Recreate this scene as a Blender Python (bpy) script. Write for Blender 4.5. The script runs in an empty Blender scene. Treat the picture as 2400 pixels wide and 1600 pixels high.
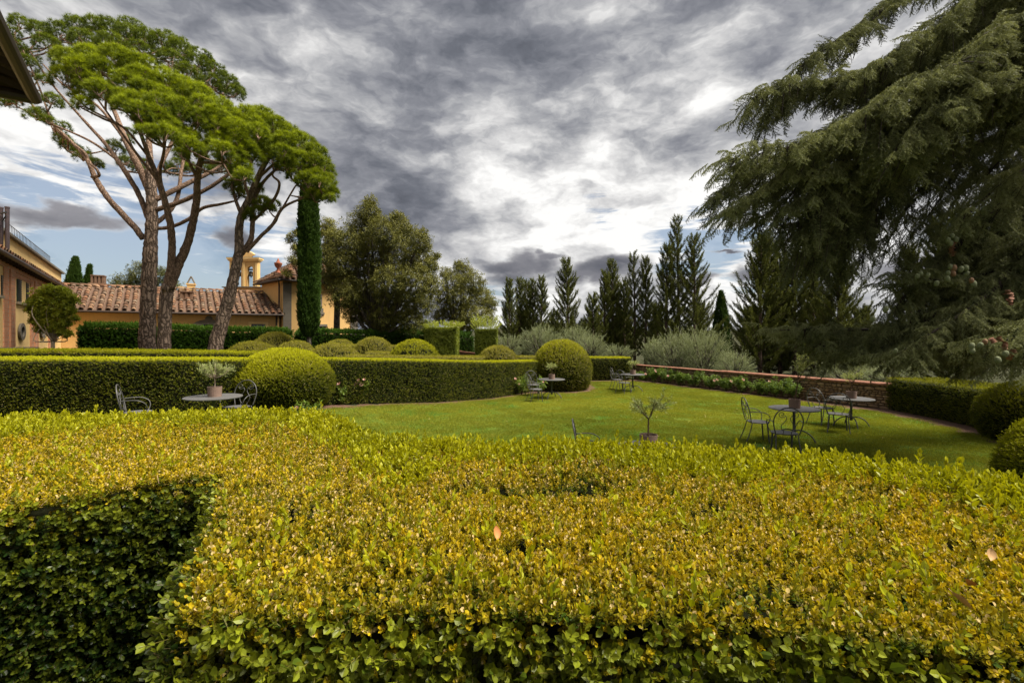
import bpy, math, random
import numpy as np
from mathutils import Vector, Matrix
random.seed(7); RNG = np.random.default_rng(7)
SC = bpy.context.scene
COL = SC.collection
EYE = 2.3; F = 1100.0

# ------------------------------------------------------------------ camera, world, sun, exposure
cam_d = bpy.data.cameras.new('camera'); cam = bpy.data.objects.new('camera', cam_d); COL.objects.link(cam)
cam.location = (0, 0, EYE); cam.rotation_euler = (math.radians(90), 0, 0)
cam_d.sensor_width = 36.0; cam_d.lens = 36.0 * F / 2400.0
cam_d.shift_y = -(790 - 800) / 2400.0 * -1.0
cam_d.clip_start = 0.05; cam_d.clip_end = 20000
SC.camera = cam
SC.view_settings.view_transform = 'Standard'; SC.view_settings.look = 'None'
SC.view_settings.exposure = 2.75; SC.view_settings.gamma = 1.0; SC.view_settings.use_curve_mapping = False
CLOUD_STRENGTH = 0.155; SKY_STRENGTH = 0.05
SUN_EL = math.radians(58); SUN_AZ = math.radians(102)      # azimuth from +Y towards +X (left of the view)

def pxdir(px, py):
    v = Vector(((px - 1200) / F, 1.0, (790 - py) / F)); v.normalize(); return v

class NT:
    """small helper to write node trees"""
    def __init__(s, tree): s.t = tree; s.n = tree.nodes; s.l = tree.links
    def node(s, typ, **kw):
        n = s.n.new(typ)
        for k, v in kw.items(): setattr(n, k, v)
        return n
    def put(s, sock, v):
        if isinstance(v, bpy.types.NodeSocket): s.l.new(v, sock)
        elif v is not None:
            if isinstance(v, (tuple, list)) and len(v) == 3 and sock.type == 'RGBA': v = (*v, 1)
            sock.default_value = v
    def math(s, op, a, b=None, c=None, clamp=False):
        n = s.node('ShaderNodeMath', operation=op, use_clamp=clamp)
        s.put(n.inputs[0], a); s.put(n.inputs[1], b)
        if c is not None: s.put(n.inputs[2], c)
        return n.outputs[0]
    def vmath(s, op, a, b=None, scale=None):
        n = s.node('ShaderNodeVectorMath', operation=op)
        s.put(n.inputs[0], a)
        if b is not None: s.put(n.inputs[1], b)
        if scale is not None: s.put(n.inputs['Scale'], scale)
        return n.outputs['Value'] if op in ('DOT_PRODUCT', 'LENGTH', 'DISTANCE') else n.outputs[0]
    def noise(s, vec, scale=5, detail=4, rough=0.5, dist=0.0, lac=2.0):
        n = s.node('ShaderNodeTexNoise'); s.put(n.inputs['Vector'], vec)
        n.inputs['Scale'].default_value = scale; n.inputs['Detail'].default_value = detail
        n.inputs['Roughness'].default_value = rough; n.inputs['Distortion'].default_value = dist
        n.inputs['Lacunarity'].default_value = lac
        return n
    def ramp(s, fac, stops, interp='LINEAR'):
        n = s.node('ShaderNodeValToRGB'); n.color_ramp.interpolation = interp
        els = n.color_ramp.elements
        while len(els) < len(stops): els.new(0.5)
        for e, (p, c) in zip(els, stops):
            e.position = p; e.color = (*c, 1) if len(c) == 3 else c
        s.put(n.inputs[0], fac)
        return n.outputs[0]
    def mix(s, fac, a, b, blend='MIX'):
        n = s.node('ShaderNodeMix', data_type='RGBA', blend_type=blend)
        s.put(n.inputs[0], fac); s.put(n.inputs[6], a); s.put(n.inputs[7], b)
        return n.outputs[2]
    def maprange(s, v, a, b, c=0.0, d=1.0, smooth=True):
        n = s.node('ShaderNodeMapRange', interpolation_type='SMOOTHSTEP' if smooth else 'LINEAR')
        for i, x in enumerate((v, a, b, c, d)): s.put(n.inputs[i], x)
        return n.outputs[0]

def build_world():
    w = bpy.data.worlds.new('World'); SC.world = w; w.use_nodes = True
    T = NT(w.node_tree); T.n.clear()
    out = T.node('ShaderNodeOutputWorld')
    tc = T.node('ShaderNodeTexCoord'); D = tc.outputs['Generated']
    sky = T.node('ShaderNodeTexSky', sky_type='NISHITA'); sky.sun_disc = False
    sky.sun_elevation = SUN_EL; sky.sun_rotation = SUN_AZ; sky.air_density = 1.1; sky.dust_density = 1.6
    sep = T.node('ShaderNodeSeparateXYZ'); T.l.new(D, sep.inputs[0])
    z = T.math('MAXIMUM', sep.outputs[2], 0.0)
    zz = T.math('ADD', z, 0.20)
    comb = T.node('ShaderNodeCombineXYZ')
    T.l.new(T.math('DIVIDE', sep.outputs[0], zz), comb.inputs[0]); T.l.new(T.math('DIVIDE', sep.outputs[1], zz), comb.inputs[1])
    P = comb.outputs[0]
    # a deck of broken cloud: warped noise at several scales on a high plane, its broad layout set by soft blobs
    mp = T.node('ShaderNodeMapping'); mp.inputs['Rotation'].default_value = (0, 0, math.radians(35)); mp.inputs['Scale'].default_value = (1.0, 1.25, 1)
    T.l.new(P, mp.inputs[0]); P = mp.outputs[0]
    dm = T.node('ShaderNodeMapping'); dm.inputs['Scale'].default_value = (1.0, 1.0, 2.1); T.l.new(D, dm.inputs[0]); DD = dm.outputs[0]
    warp = T.noise(P, 1.6, 4, 0.55); wv = T.vmath('SUBTRACT', warp.outputs['Color'], (0.5, 0.5, 0.5))
    P2 = T.vmath('ADD', P, T.vmath('SCALE', wv, scale=0.5))
    n1 = T.noise(P2, 1.15, 9, 0.55, 0.1).outputs[0]
    n2 = T.noise(T.vmath('ADD', P2, (7.3, 2.1, 0)), 2.6, 6, 0.52, 0.2).outputs[0]
    wd = T.vmath('ADD', DD, T.vmath('SCALE', T.vmath('SUBTRACT', T.noise(DD, 6.0, 4, .6).outputs['Color'], (0.5, 0.5, 0.5)), scale=0.16))
    n3 = T.noise(wd, 5.0, 9, 0.545, 0.0).outputs[0]
    n4 = T.noise(wd, 14.0, 7, 0.60, 0.1).outputs[0]
    B = T.math('MULTIPLY', T.math('SUBTRACT', n1, 0.5), 0.55)
    B = T.math('ADD', B, T.math('MULTIPLY', T.math('SUBTRACT', n2, 0.5), 0.42))
    B = T.math('ADD', B, T.math('MULTIPLY', T.math('SUBTRACT', n3, 0.5), 1.85))
    B = T.math('ADD', B, T.math('MULTIPLY', T.math('SUBTRACT', n4, 0.5), 0.62))
    # broad layout of the deck: (px, py, angular size, amount)
    blobs = [(1590, 165, .12, .32), (1650, 270, .09, .20), (1400, 285, .05, .26), (1480, 510, .13, .15), (1740, 500, .13, .16), (1130, 560, .11, .22), (1300, 520, .10, .15),
             (1950, 560, .15, .12), (2250, 450, .2, .10), (350, 520, .12, .10), (620, 580, .12, .18), (1130, 280, .05, .14), (880, 200, .06, .10), (1150, 430, .06, .12),
             (900, 470, .10, -.12), (1210, 170, .11, -.18), (1090, 140, .08, -.12), (1300, 230, .06, -.12), (1500, 330, .07, -.22), (1600, 400, .05, -.16), (1010, 400, .08, -.16), (760, 300, .2, -.10), (1900, 60, .2, -.26), (1760, 190, .06, -.10), (330, 130, .3, .06),
             (545, 555, .035, -.3)]
    for px, py, sg, amt in blobs:
        d = pxdir(px, py)
        dot = T.vmath('DOT_PRODUCT', D, (d.x, d.y, d.z))
        e = T.math('POWER', 2.71828, T.math('MULTIPLY', T.math('SUBTRACT', dot, 1.0), 1.0 / (sg * sg)))
        B = T.math('MULTIPLY_ADD', e, amt, B)
    B = T.math('ADD', B, 0.585)
    # openings to blue sky, low over the horizon
    bl = None
    for px, py, sg, amt in [(120, 610, .09, .50), (260, 640, .10, .60), (450, 645, .11, .62), (620, 640, .07, .45), (1740, 610, .085, .62), (1560, 548, .03, .4), (1640, 570, .05, .5), (1420, 486, .035, .42), (1180, 700, .06, .4), (2250, 560, .05, .3)]:
        d = pxdir(px, py); dot = T.vmath('DOT_PRODUCT', D, (d.x, d.y, d.z))
        e = T.math('MULTIPLY', T.math('POWER', 2.71828, T.math('MULTIPLY', T.math('SUBTRACT', dot, 1.0), 1.0 / (sg * sg))), amt)
        bl = e if bl is None else T.math('ADD', bl, e)
    B = T.math('ADD', B, T.math('MULTIPLY', bl, .32))
    col = T.ramp(B, [(0.0, (.10, .108, .130)), (.25, (.158, .168, .198)), (.45, (.26, .268, .30)), (.62, (.41, .415, .435)), (.80, (.66, .655, .655)), (1.0, (.98, .97, .95))])
    st = T.node('ShaderNodeMapping'); st.inputs['Scale'].default_value = (2.2, 2.2, 13.0); st.inputs['Rotation'].default_value = (0, math.radians(5), 0); T.l.new(D, st.inputs[0])
    sn = T.noise(st.outputs[0], 2.8, 8, 0.62, 0.5).outputs[0]
    op = T.math('ADD', bl, T.math('MULTIPLY', T.math('SUBTRACT', sn, 0.5), 4.2))
    op = T.math('MULTIPLY', T.maprange(op, 0.25, 0.85), T.maprange(bl, 0.08, 0.35))
    op = T.math('MULTIPLY', op, .72)
    # single low grey clouds in front of the deck: ragged ellipses
    gc = None
    for px, py, ax, az in [(1205, 634, .060, .026), (1250, 620, .06, .030), (1285, 600, .03, .014), (1400, 634, .07, .026), (1440, 612, .065, .020), (1360, 645, .05, .018), (165, 514, .10, .020), (110, 502, .055, .018), (225, 520, .05, .012), (1700, 592, .03, .006), (1790, 640, .05, .02), (1640, 650, .05, .012), (2180, 620, .10, .03), (545, 560, .03, .03)]:
        d = pxdir(px, py); v = T.vmath('SUBTRACT', wd2 if False else T.vmath('ADD', D, T.vmath('SCALE', T.vmath('SUBTRACT', T.noise(DD, 11.0, 6, .55).outputs['Color'], (0.5, 0.5, 0.5)), scale=0.085)), (d.x, d.y, d.z))
        rt = Vector((d.y, -d.x, 0)).normalized(); a = T.vmath('DOT_PRODUCT', v, (rt.x / ax, rt.y / ax, 0)); b = T.vmath('DOT_PRODUCT', v, (0, 0, 1 / az))
        r2 = T.math('ADD', T.math('MULTIPLY', a, a), T.math('MULTIPLY', b, b)); e = T.maprange(r2, 1.7, .1)
        gc = e if gc is None else T.math('MAXIMUM', gc, e)
    gcol = T.ramp(n3, [(.38, (.13, .135, .16)), (.64, (.30, .295, .32))])
    col = T.mix(gc, col, gcol); op = T.math('MULTIPLY', op, T.math('SUBTRACT', 1.0, gc))
    bg1 = T.node('ShaderNodeBackground'); T.l.new(col, bg1.inputs[0]); bg1.inputs[1].default_value = CLOUD_STRENGTH
    bg2 = T.node('ShaderNodeBackground'); T.put(bg2.inputs[0], T.vmath('MULTIPLY', sky.outputs[0], (.21, .26, .31))); bg2.inputs[1].default_value = SKY_STRENGTH
    mx = T.node('ShaderNodeMixShader'); T.l.new(op, mx.inputs[0]); T.l.new(bg1.outputs[0], mx.inputs[1]); T.l.new(bg2.outputs[0], mx.inputs[2])
    T.l.new(mx.outputs[0], out.inputs[0])
    w.cycles.sampling_method = 'MANUAL'; w.cycles.sample_map_resolution = 512
build_world()

sun_d = bpy.data.lights.new('sun', 'SUN'); sun = bpy.data.objects.new('sun', sun_d); COL.objects.link(sun)
sun_d.energy = 1.5; sun_d.angle = math.radians(30); sun_d.color = (1.0, 0.93, 0.82)
sd = Vector((math.sin(SUN_AZ) * math.cos(SUN_EL), math.cos(SUN_AZ) * math.cos(SUN_EL), math.sin(SUN_EL)))
sun.rotation_euler = sd.to_track_quat('Z', 'Y').to_euler(); sun.location = (20, 0, 30)
SC.cycles.max_bounces = 7; SC.cycles.diffuse_bounces = 3; SC.cycles.transparent_max_bounces = 8
SC.cycles.use_denoising = True

# ------------------------------------------------------------------ helpers
def W(px, py, Y): return ((px - 1200) / F * Y, Y, EYE + (790 - py) / F * Y)
def sstep(a, b, x):
    t = np.clip((np.asarray(x, float) - a) / (b - a), 0, 1); return t * t * (3 - 2 * t)
def ground(X, Y): return 0.47 * (1 - sstep(-7.5, 1.0, X))

def tag(o, label=None, cat=None, group=None, kind=None):
    if label: o['label'] = label
    if cat: o['category'] = cat
    if group: o['group'] = group
    if kind: o['kind'] = kind
    return o
def empty(name, loc=(0, 0, 0), rz=0.0):
    o = bpy.data.objects.new(name, None); COL.objects.link(o); o.location = loc; o.rotation_euler = (0, 0, rz); o.empty_display_size = .2
    return o
def link_mesh(name, me, parent=None):
    o = bpy.data.objects.new(name, me); COL.objects.link(o)
    if parent is not None: o.parent = parent
    return o
def copy_tree(o, parent=None):
    c = o.copy(); COL.objects.link(c)
    if parent is not None: c.parent = parent
    for ch in list(o.children): copy_tree(ch, c)
    return c

class MB:
    """collects simple shapes into one mesh"""
    def __init__(s): s.v = []; s.f = []; s.m = []; s.mi = 0
    def add(s, vs, fs):
        b = len(s.v); s.v.extend([tuple(map(float, p)) for p in vs]); s.f.extend([tuple(b + i for i in f) for f in fs]); s.m.extend([s.mi] * len(fs)); return s
    def box(s, c, d, rz=0.0, M=None):
        vs = [Vector((x * d[0] / 2, y * d[1] / 2, z * d[2] / 2)) for z in (-1, 1) for y in (-1, 1) for x in (-1, 1)]
        R = Matrix.Rotation(rz, 3, 'Z') if M is None else M
        vs = [R @ v + Vector(c) for v in vs]
        return s.add(vs, [(0, 2, 3, 1), (4, 5, 7, 6), (0, 1, 5, 4), (2, 6, 7, 3), (0, 4, 6, 2), (1, 3, 7, 5)])
    def tube(s, pts, rad, n=8, cap=True):
        pts = [Vector(p) for p in pts]; k = len(pts)
        if not hasattr(rad, '__len__'): rad = [rad] * k
        up = None; base = len(s.v); vs = []
        for i, p in enumerate(pts):
            t = (pts[min(i + 1, k - 1)] - pts[max(i - 1, 0)])
            t = t.normalized() if t.length > 1e-9 else Vector((0, 0, 1))
            if up is None:
                up = Vector((1, 0, 0)) if abs(t.x) < .8 else Vector((0, 1, 0))
            up = (up - t * up.dot(t)).normalized(); sd_ = t.cross(up)
            for j in range(n):
                a = 2 * math.pi * j / n
                vs.append(p + (up * math.cos(a) + sd_ * math.sin(a)) * rad[i])
        fs = [(i * n + j, i * n + (j + 1) % n, (i + 1) * n + (j + 1) % n, (i + 1) * n + j) for i in range(k - 1) for j in range(n)]
        if cap: fs += [tuple(range(n - 1, -1, -1)), tuple((k - 1) * n + j for j in range(n))]
        return s.add(vs, fs)
    def lathe(s, prof, n=24, c=(0, 0, 0), close=True):
        vs = []; k = len(prof)
        for r, z in prof:
            for j in range(n):
                a = 2 * math.pi * j / n; vs.append((c[0] + r * math.cos(a), c[1] + r * math.sin(a), c[2] + z))
        fs = [(i * n + j, i * n + (j + 1) % n, (i + 1) * n + (j + 1) % n, (i + 1) * n + j) for i in range(k - 1) for j in range(n)]
        if close: fs += [tuple(range(n - 1, -1, -1)), tuple((k - 1) * n + j for j in range(n))]
        return s.add(vs, fs)
    def prism(s, poly, z0, z1):
        n = len(poly); vs = [(x, y, z0) for x, y in poly] + [(x, y, z1) for x, y in poly]
        return s.add(vs, [tuple(range(n - 1, -1, -1)), tuple(range(n, 2 * n))] + [(i, (i + 1) % n, n + (i + 1) % n, n + i) for i in range(n)])
    def mesh(s, name, mats, smooth=False, bevel=0):
        me = bpy.data.meshes.new(name); me.from_pydata(s.v, [], s.f)
        for m in (mats if isinstance(mats, (list, tuple)) else [mats]): me.materials.append(m)
        if any(s.m): me.polygons.foreach_set('material_index', s.m)
        if smooth: me.polygons.foreach_set('use_smooth', [True] * len(me.polygons))
        me.update(); return me
    def build(s, name, mats, parent=None, smooth=False):
        return link_mesh(name, s.mesh(name, mats, smooth), parent)

def bez(pts, n=6):
    """Catmull-Rom through pts (tuples of any length)"""
    P = [np.array(p, float) for p in pts]; P = [2 * P[0] - P[1]] + P + [2 * P[-1] - P[-2]]; out = []
    for i in range(1, len(P) - 2):
        for k in range(n):
            t = k / n
            out.append(.5 * ((2 * P[i]) + (-P[i - 1] + P[i + 1]) * t + (2 * P[i - 1] - 5 * P[i] + 4 * P[i + 1] - P[i + 2]) * t * t + (-P[i - 1] + 3 * P[i] - 3 * P[i + 1] + P[i + 2]) * t ** 3))
    out.append(P[-2]); return out

# ------------------------------------------------------------------ materials
MATS = {}
def mat(name):
    m = bpy.data.materials.new(name); m.use_nodes = True; T = NT(m.node_tree); T.n.clear(); MATS[name] = m
    out = T.node('ShaderNodeOutputMaterial'); return m, T, out
def simple(name, col, rough=.6, metal=0.0, var=.12, scale=8.0, bump=.0, bscale=60., spec=.4):
    m, T, out = mat(name); b = T.node('ShaderNodeBsdfPrincipled')
    tc = T.node('ShaderNodeTexCoord').outputs['Object']
    n = T.noise(tc, scale, 6, .6).outputs[0]
    c = T.mix(n, tuple(x * (1 - var * 2) for x in col), tuple(min(1, x * (1 + var * 2)) for x in col))
    T.put(b.inputs['Base Color'], c); b.inputs['Roughness'].default_value = rough; b.inputs['Metallic'].default_value = metal
    b.inputs['Specular IOR Level'].default_value = spec
    if bump:
        bn = T.node('ShaderNodeBump'); bn.inputs['Strength'].default_value = bump; bn.inputs['Distance'].default_value = .02
        T.l.new(T.noise(tc, bscale, 6, .6).outputs[0], bn.inputs['Height']); T.l.new(bn.outputs[0], b.inputs['Normal'])
    T.l.new(b.outputs[0], out.inputs[0]); return m
def leafmat(name, old, new, dead=None, transl=.35, rough=.42, hue_noise=.8, bias=0.0, spec=.35, lvw=.55):
    """'lv' (per vertex, how young the leaf is) and the instancer's 'tint' choose between old and new leaf colour; tint also carries painted light and shade"""
    m, T, out = mat(name)
    lv = T.node('ShaderNodeAttribute', attribute_name='lv', attribute_type='GEOMETRY').outputs['Fac']
    dd = T.node('ShaderNodeAttribute', attribute_name='dead', attribute_type='GEOMETRY').outputs['Fac']
    tint = T.node('ShaderNodeAttribute', attribute_name='tint', attribute_type='INSTANCER').outputs['Fac']
    geo = T.node('ShaderNodeNewGeometry')
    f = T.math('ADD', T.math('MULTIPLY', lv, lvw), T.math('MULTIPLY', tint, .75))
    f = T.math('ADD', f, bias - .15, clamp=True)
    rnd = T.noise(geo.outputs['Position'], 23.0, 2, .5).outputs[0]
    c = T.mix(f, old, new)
    c = T.mix(T.math('MULTIPLY', rnd, hue_noise), c, tuple(x * y for x, y in zip(old, (1.2, .95, .8))), 'MIX') if False else c
    br = T.math('ADD', T.math('MULTIPLY', rnd, .9), .55)
    c = T.mix(1.0, c, None, 'MULTIPLY') if False else c
    vm = T.vmath('SCALE', c, scale=br)
    c2 = vm
    if dead is not None: c2 = T.mix(dd, vm, dead)
    b = T.node('ShaderNodeBsdfPrincipled'); T.put(b.inputs['Base Color'], c2); b.inputs['Roughness'].default_value = rough; b.inputs['Specular IOR Level'].default_value = spec
    tr = T.node('ShaderNodeBsdfTranslucent'); T.put(tr.inputs[0], T.vmath('MULTIPLY', c2, (1.15, 1.1, .5)))
    mx = T.node('ShaderNodeMixShader'); mx.inputs[0].default_value = transl
    T.l.new(b.outputs[0], mx.inputs[1]); T.l.new(tr.outputs[0], mx.inputs[2]); T.l.new(mx.outputs[0], out.inputs[0])
    return m

def bark(name, c1, c2, scale=6.0, bump=.9, stretch=.28):
    m, T, out = mat(name); b = T.node('ShaderNodeBsdfPrincipled')
    geo = T.node('ShaderNodeNewGeometry').outputs['Position']
    mp = T.node('ShaderNodeMapping'); mp.inputs['Scale'].default_value = (1, 1, stretch); T.l.new(geo, mp.inputs[0])
    wv = T.vmath('ADD', mp.outputs[0], T.vmath('SCALE', T.noise(geo, 4.0, 5).outputs['Color'], scale=.22))
    v = T.node('ShaderNodeTexVoronoi', feature='DISTANCE_TO_EDGE'); T.l.new(wv, v.inputs['Vector']); v.inputs['Scale'].default_value = scale
    n = T.noise(mp.outputs[0], scale * 4, 6, .65).outputs[0]
    e = T.maprange(v.outputs['Distance'], 0.0, .24)
    c = T.mix(T.math('MULTIPLY', e, T.math('ADD', n, .35), clamp=True), c1, c2)
    T.put(b.inputs['Base Color'], c); b.inputs['Roughness'].default_value = .9; b.inputs['Specular IOR Level'].default_value = .15
    bn = T.node('ShaderNodeBump'); bn.inputs['Strength'].default_value = bump; bn.inputs['Distance'].default_value = .05
    T.l.new(T.math('ADD', e, T.math('MULTIPLY', n, .6)), bn.inputs['Height']); T.l.new(bn.outputs[0], b.inputs['Normal'])
    T.l.new(b.outputs[0], out.inputs[0]); return m

def plaster(name, col, dirt=(.35, .24, .13), bricks=False):
    m, T, out = mat(name); b = T.node('ShaderNodeBsdfPrincipled')
    geo = T.node('ShaderNodeNewGeometry').outputs['Position']
    n = T.noise(geo, .8, 6, .6).outputs[0]; n2 = T.noise(geo, 9., 5, .7).outputs[0]
    mp = T.node('ShaderNodeMapping'); mp.inputs['Scale'].default_value = (3, 3, .25); T.l.new(geo, mp.inputs[0])
    st = T.noise(mp.outputs[0], 2.5, 4, .6).outputs[0]
    c = T.mix(n, tuple(x * .86 for x in col), tuple(min(1, x * 1.1) for x in col))
    c = T.mix(T.math('MULTIPLY', T.maprange(st, .52, .8), .45), c, dirt)
    c = T.mix(T.math('MULTIPLY', T.maprange(n2, .6, .8), .2), c, tuple(x * .8 for x in col))
    T.put(b.inputs['Base Color'], c); b.inputs['Roughness'].default_value = .9; b.inputs['Specular IOR Level'].default_value = .2
    bn = T.node('ShaderNodeBump'); bn.inputs['Strength'].default_value = .25; bn.inputs['Distance'].default_value = .01
    T.l.new(T.noise(geo, 40., 5, .6).outputs[0], bn.inputs['Height']); T.l.new(bn.outputs[0], b.inputs['Normal'])
    T.l.new(b.outputs[0], out.inputs[0]); return m

def brickmat(name):
    m, T, out = mat(name); b = T.node('ShaderNodeBsdfPrincipled')
    tc = T.node('ShaderNodeTexCoord').outputs['Object']
    sep = T.node('ShaderNodeSeparateXYZ'); T.l.new(tc, sep.inputs[0])
    cb = T.node('ShaderNodeCombineXYZ'); T.l.new(T.math('ADD', sep.outputs[0], sep.outputs[1]), cb.inputs[0]); T.l.new(sep.outputs[2], cb.inputs[1])
    br = T.node('ShaderNodeTexBrick'); T.l.new(cb.outputs[0], br.inputs['Vector']); br.inputs['Scale'].default_value = 1.0
    br.inputs['Brick Width'].default_value = .26; br.inputs['Row Height'].default_value = .075; br.inputs['Mortar Size'].default_value = .009
    br.inputs['Color1'].default_value = (.54, .20, .09, 1); br.inputs['Color2'].default_value = (.68, .30, .15, 1); br.inputs['Mortar'].default_value = (.5, .37, .26, 1)
    n = T.noise(tc, 5., 5, .6).outputs[0]
    T.put(b.inputs['Base Color'], T.vmath('SCALE', br.outputs[0], scale=T.math('ADD', T.math('MULTIPLY', n, .7), .6))); b.inputs['Roughness'].default_value = .9
    bn = T.node('ShaderNodeBump'); bn.inputs['Strength'].default_value = .5; bn.inputs['Distance'].default_value = .01; bn.invert = True
    T.l.new(br.outputs['Fac'], bn.inputs['Height']); T.l.new(bn.outputs[0], b.inputs['Normal'])
    T.l.new(b.outputs[0], out.inputs[0]); return m

def tilemat(name, cols):
    m, T, out = mat(name); b = T.node('ShaderNodeBsdfPrincipled')
    rnd = T.node('ShaderNodeObjectInfo').outputs['Random']
    geo = T.node('ShaderNodeNewGeometry').outputs['Position']
    n = T.noise(geo, 7., 6, .65).outputs[0]; n3 = T.noise(geo, 30., 4, .6).outputs[0]; n2 = T.noise(geo, 2.2, 3, .5).outputs[0]
    c = T.ramp(T.math('FRACT', T.math('ADD', rnd, T.math('MULTIPLY', n2, .7))), cols)
    c = T.mix(T.math('MULTIPLY', T.maprange(n, .48, .66), .8), c, (.06, .048, .035)); c = T.mix(T.math('MULTIPLY', T.maprange(n3, .58, .7), .6), c, (.50, .42, .30))
    T.put(b.inputs['Base Color'], c); b.inputs['Roughness'].default_value = .92; b.inputs['Specular IOR Level'].default_value = .2
    bn = T.node('ShaderNodeBump'); bn.inputs['Strength'].default_value = .4; bn.inputs['Distance'].default_value = .01
    T.l.new(n3, bn.inputs['Height']); T.l.new(bn.outputs[0], b.inputs['Normal'])
    T.l.new(b.outputs[0], out.inputs[0]); return m

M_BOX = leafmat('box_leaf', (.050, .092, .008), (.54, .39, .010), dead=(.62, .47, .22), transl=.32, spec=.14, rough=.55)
M_BOXSIDE = leafmat('box_old_shaded_leaf', (.014, .032, .004), (.34, .37, .018), dead=(.34, .20, .09), transl=.25, spec=.3, lvw=.42)  # older side leaves, darkened further to paint the shade on the hedge faces
M_SHOOT = leafmat('box_young_leaf', (.10, .15, .005), (.38, .37, .008), dead=(.62, .47, .25), transl=.35, spec=.25)
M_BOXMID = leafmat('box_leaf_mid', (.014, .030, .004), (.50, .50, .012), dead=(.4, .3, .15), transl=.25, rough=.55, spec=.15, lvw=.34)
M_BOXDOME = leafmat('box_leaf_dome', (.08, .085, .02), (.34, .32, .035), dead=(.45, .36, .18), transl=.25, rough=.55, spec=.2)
M_DARKHEDGE = leafmat('cypress_hedge_leaf', (.012, .038, .006), (.085, .17, .012), transl=.2, rough=.6, spec=.15)
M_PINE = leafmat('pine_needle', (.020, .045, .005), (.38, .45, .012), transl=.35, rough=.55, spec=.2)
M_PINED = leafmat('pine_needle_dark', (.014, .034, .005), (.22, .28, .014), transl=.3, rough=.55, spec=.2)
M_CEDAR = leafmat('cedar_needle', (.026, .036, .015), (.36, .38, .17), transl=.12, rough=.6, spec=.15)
M_CONIF = leafmat('cypress_spray_leaf', (.016, .026, .007), (.18, .195, .038), transl=.15, rough=.6, spec=.12)
M_CYPR = leafmat('italian_cypress_leaf', (.010, .026, .006), (.08, .145, .022), transl=.15, rough=.6, spec=.12)
M_OAK = leafmat('holm_oak_leaf', (.016, .026, .006), (.25, .24, .050), transl=.2, rough=.55, spec=.18)
M_OLIVE = leafmat('olive_leaf', (.085, .105, .055), (.36, .40, .21), transl=.2, rough=.55, spec=.2)
M_OLIVEPOT = leafmat('potted_olive_leaf', (.07, .10, .035), (.42, .46, .17), transl=.25, rough=.5, spec=.25)
M_LEMON = leafmat('camellia_leaf', (.045, .09, .012), (.38, .42, .04), transl=.3, spec=.25)
M_BAY = leafmat('bay_leaf', (.03, .06, .010), (.36, .40, .05), transl=.3, spec=.2)
M_ROSE = leafmat('rose_leaf', (.03, .075, .015), (.30, .40, .07), transl=.35, spec=.2)
M_GRASS = leafmat('grass_blade', (.085, .125, .010), (.36, .36, .038), dead=(.34, .27, .10), transl=.35, rough=.6, spec=.1)
M_CORE = simple('hedge_inner_twigs', (.020, .022, .010), .95, var=.3, scale=30, spec=.05)
M_TWIG = simple('twig_bark', (.10, .065, .04), .9, var=.3, scale=20, spec=.1)
M_PBARK = bark('pine_bark', (.085, .060, .045), (.33, .24, .18), 9.0, .8, .22)
M_PLIMB = bark('pine_limb_bark', (.10, .065, .045), (.31, .205, .145), 17.0, .5)
M_CBARK = bark('conifer_bark', (.04, .028, .02), (.16, .11, .08), 9.0, .5)
M_GBARK = bark('grey_bark', (.04, .034, .028), (.13, .11, .085), 9.0, .5)
M_PLAST = plaster('ochre_plaster', (.70, .44, .17))
M_PLAST2 = plaster('pale_ochre_plaster', (.86, .60, .26))
M_BRICK = brickmat('red_brick')
M_STONE = simple('grey_pietra_serena', (.15, .13, .10), .9, var=.2, scale=3, bump=.2)
M_TILE = tilemat('terracotta_tile', [(0, (.13, .062, .035)), (.3, (.22, .105, .055)), (.55, (.30, .175, .10)), (.8, (.085, .045, .028)), (1, (.30, .22, .15))])
M_METAL = simple('grey_painted_iron', (.062, .060, .057), .45, var=.15, scale=6, spec=.5)
M_TABLE = simple('grey_table_top', (.10, .097, .094), .45, var=.08, scale=5, spec=.5)
M_DARKM = simple('black_iron', (.02, .02, .022), .5, var=.1)
M_GUT = simple('brown_copper_gutter', (.05, .032, .022), .5, var=.2)
M_WOOD = simple('dark_eave_wood', (.05, .026, .014), .8, var=.3, scale=10, bump=.3)
M_GREYWOOD = simple('weathered_grey_wood', (.16, .14, .12), .9, var=.25, scale=12)
M_SHUT = simple('dark_green_shutter', (.014, .028, .024), .5, var=.1)
M_GLASS = simple('dark_window_glass', (.015, .015, .018), .1, var=.05, spec=.8)
M_POT = simple('grey_brown_pot', (.19, .125, .095), .85, var=.12, scale=14, bump=.3)
M_SOIL = simple('dark_potting_soil', (.05, .03, .02), .95, var=.3, scale=40)
M_TERRA = simple('terracotta', (.34, .11, .055), .85, var=.2, scale=9)
M_BELL = simple('dark_bronze', (.03, .028, .022), .45, metal=.6, var=.2)
M_PETAL = simple('pale_rose_petal', (.70, .44, .35), .6, var=.12, scale=30)
M_CONE = simple('green_cedar_cone', (.15, .17, .08), .75, var=.15, scale=60, bump=.6, bscale=120)
M_CONEB = simple('brown_cedar_cone', (.20, .11, .05), .75, var=.2, scale=60, bump=.6, bscale=120)
M_CONEX = simple('open_cone_scales', (.20, .09, .05), .85, var=.3, scale=40)
M_DRY = simple('dry_fallen_leaf', (.42, .17, .045), .7, var=.2, scale=30)
M_DRY2 = simple('pale_dry_leaf', (.40, .24, .10), .7, var=.2, scale=30)
M_COPING = simple('brick_coping', (.22, .095, .055), .9, var=.3, scale=6, bump=.4)

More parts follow.
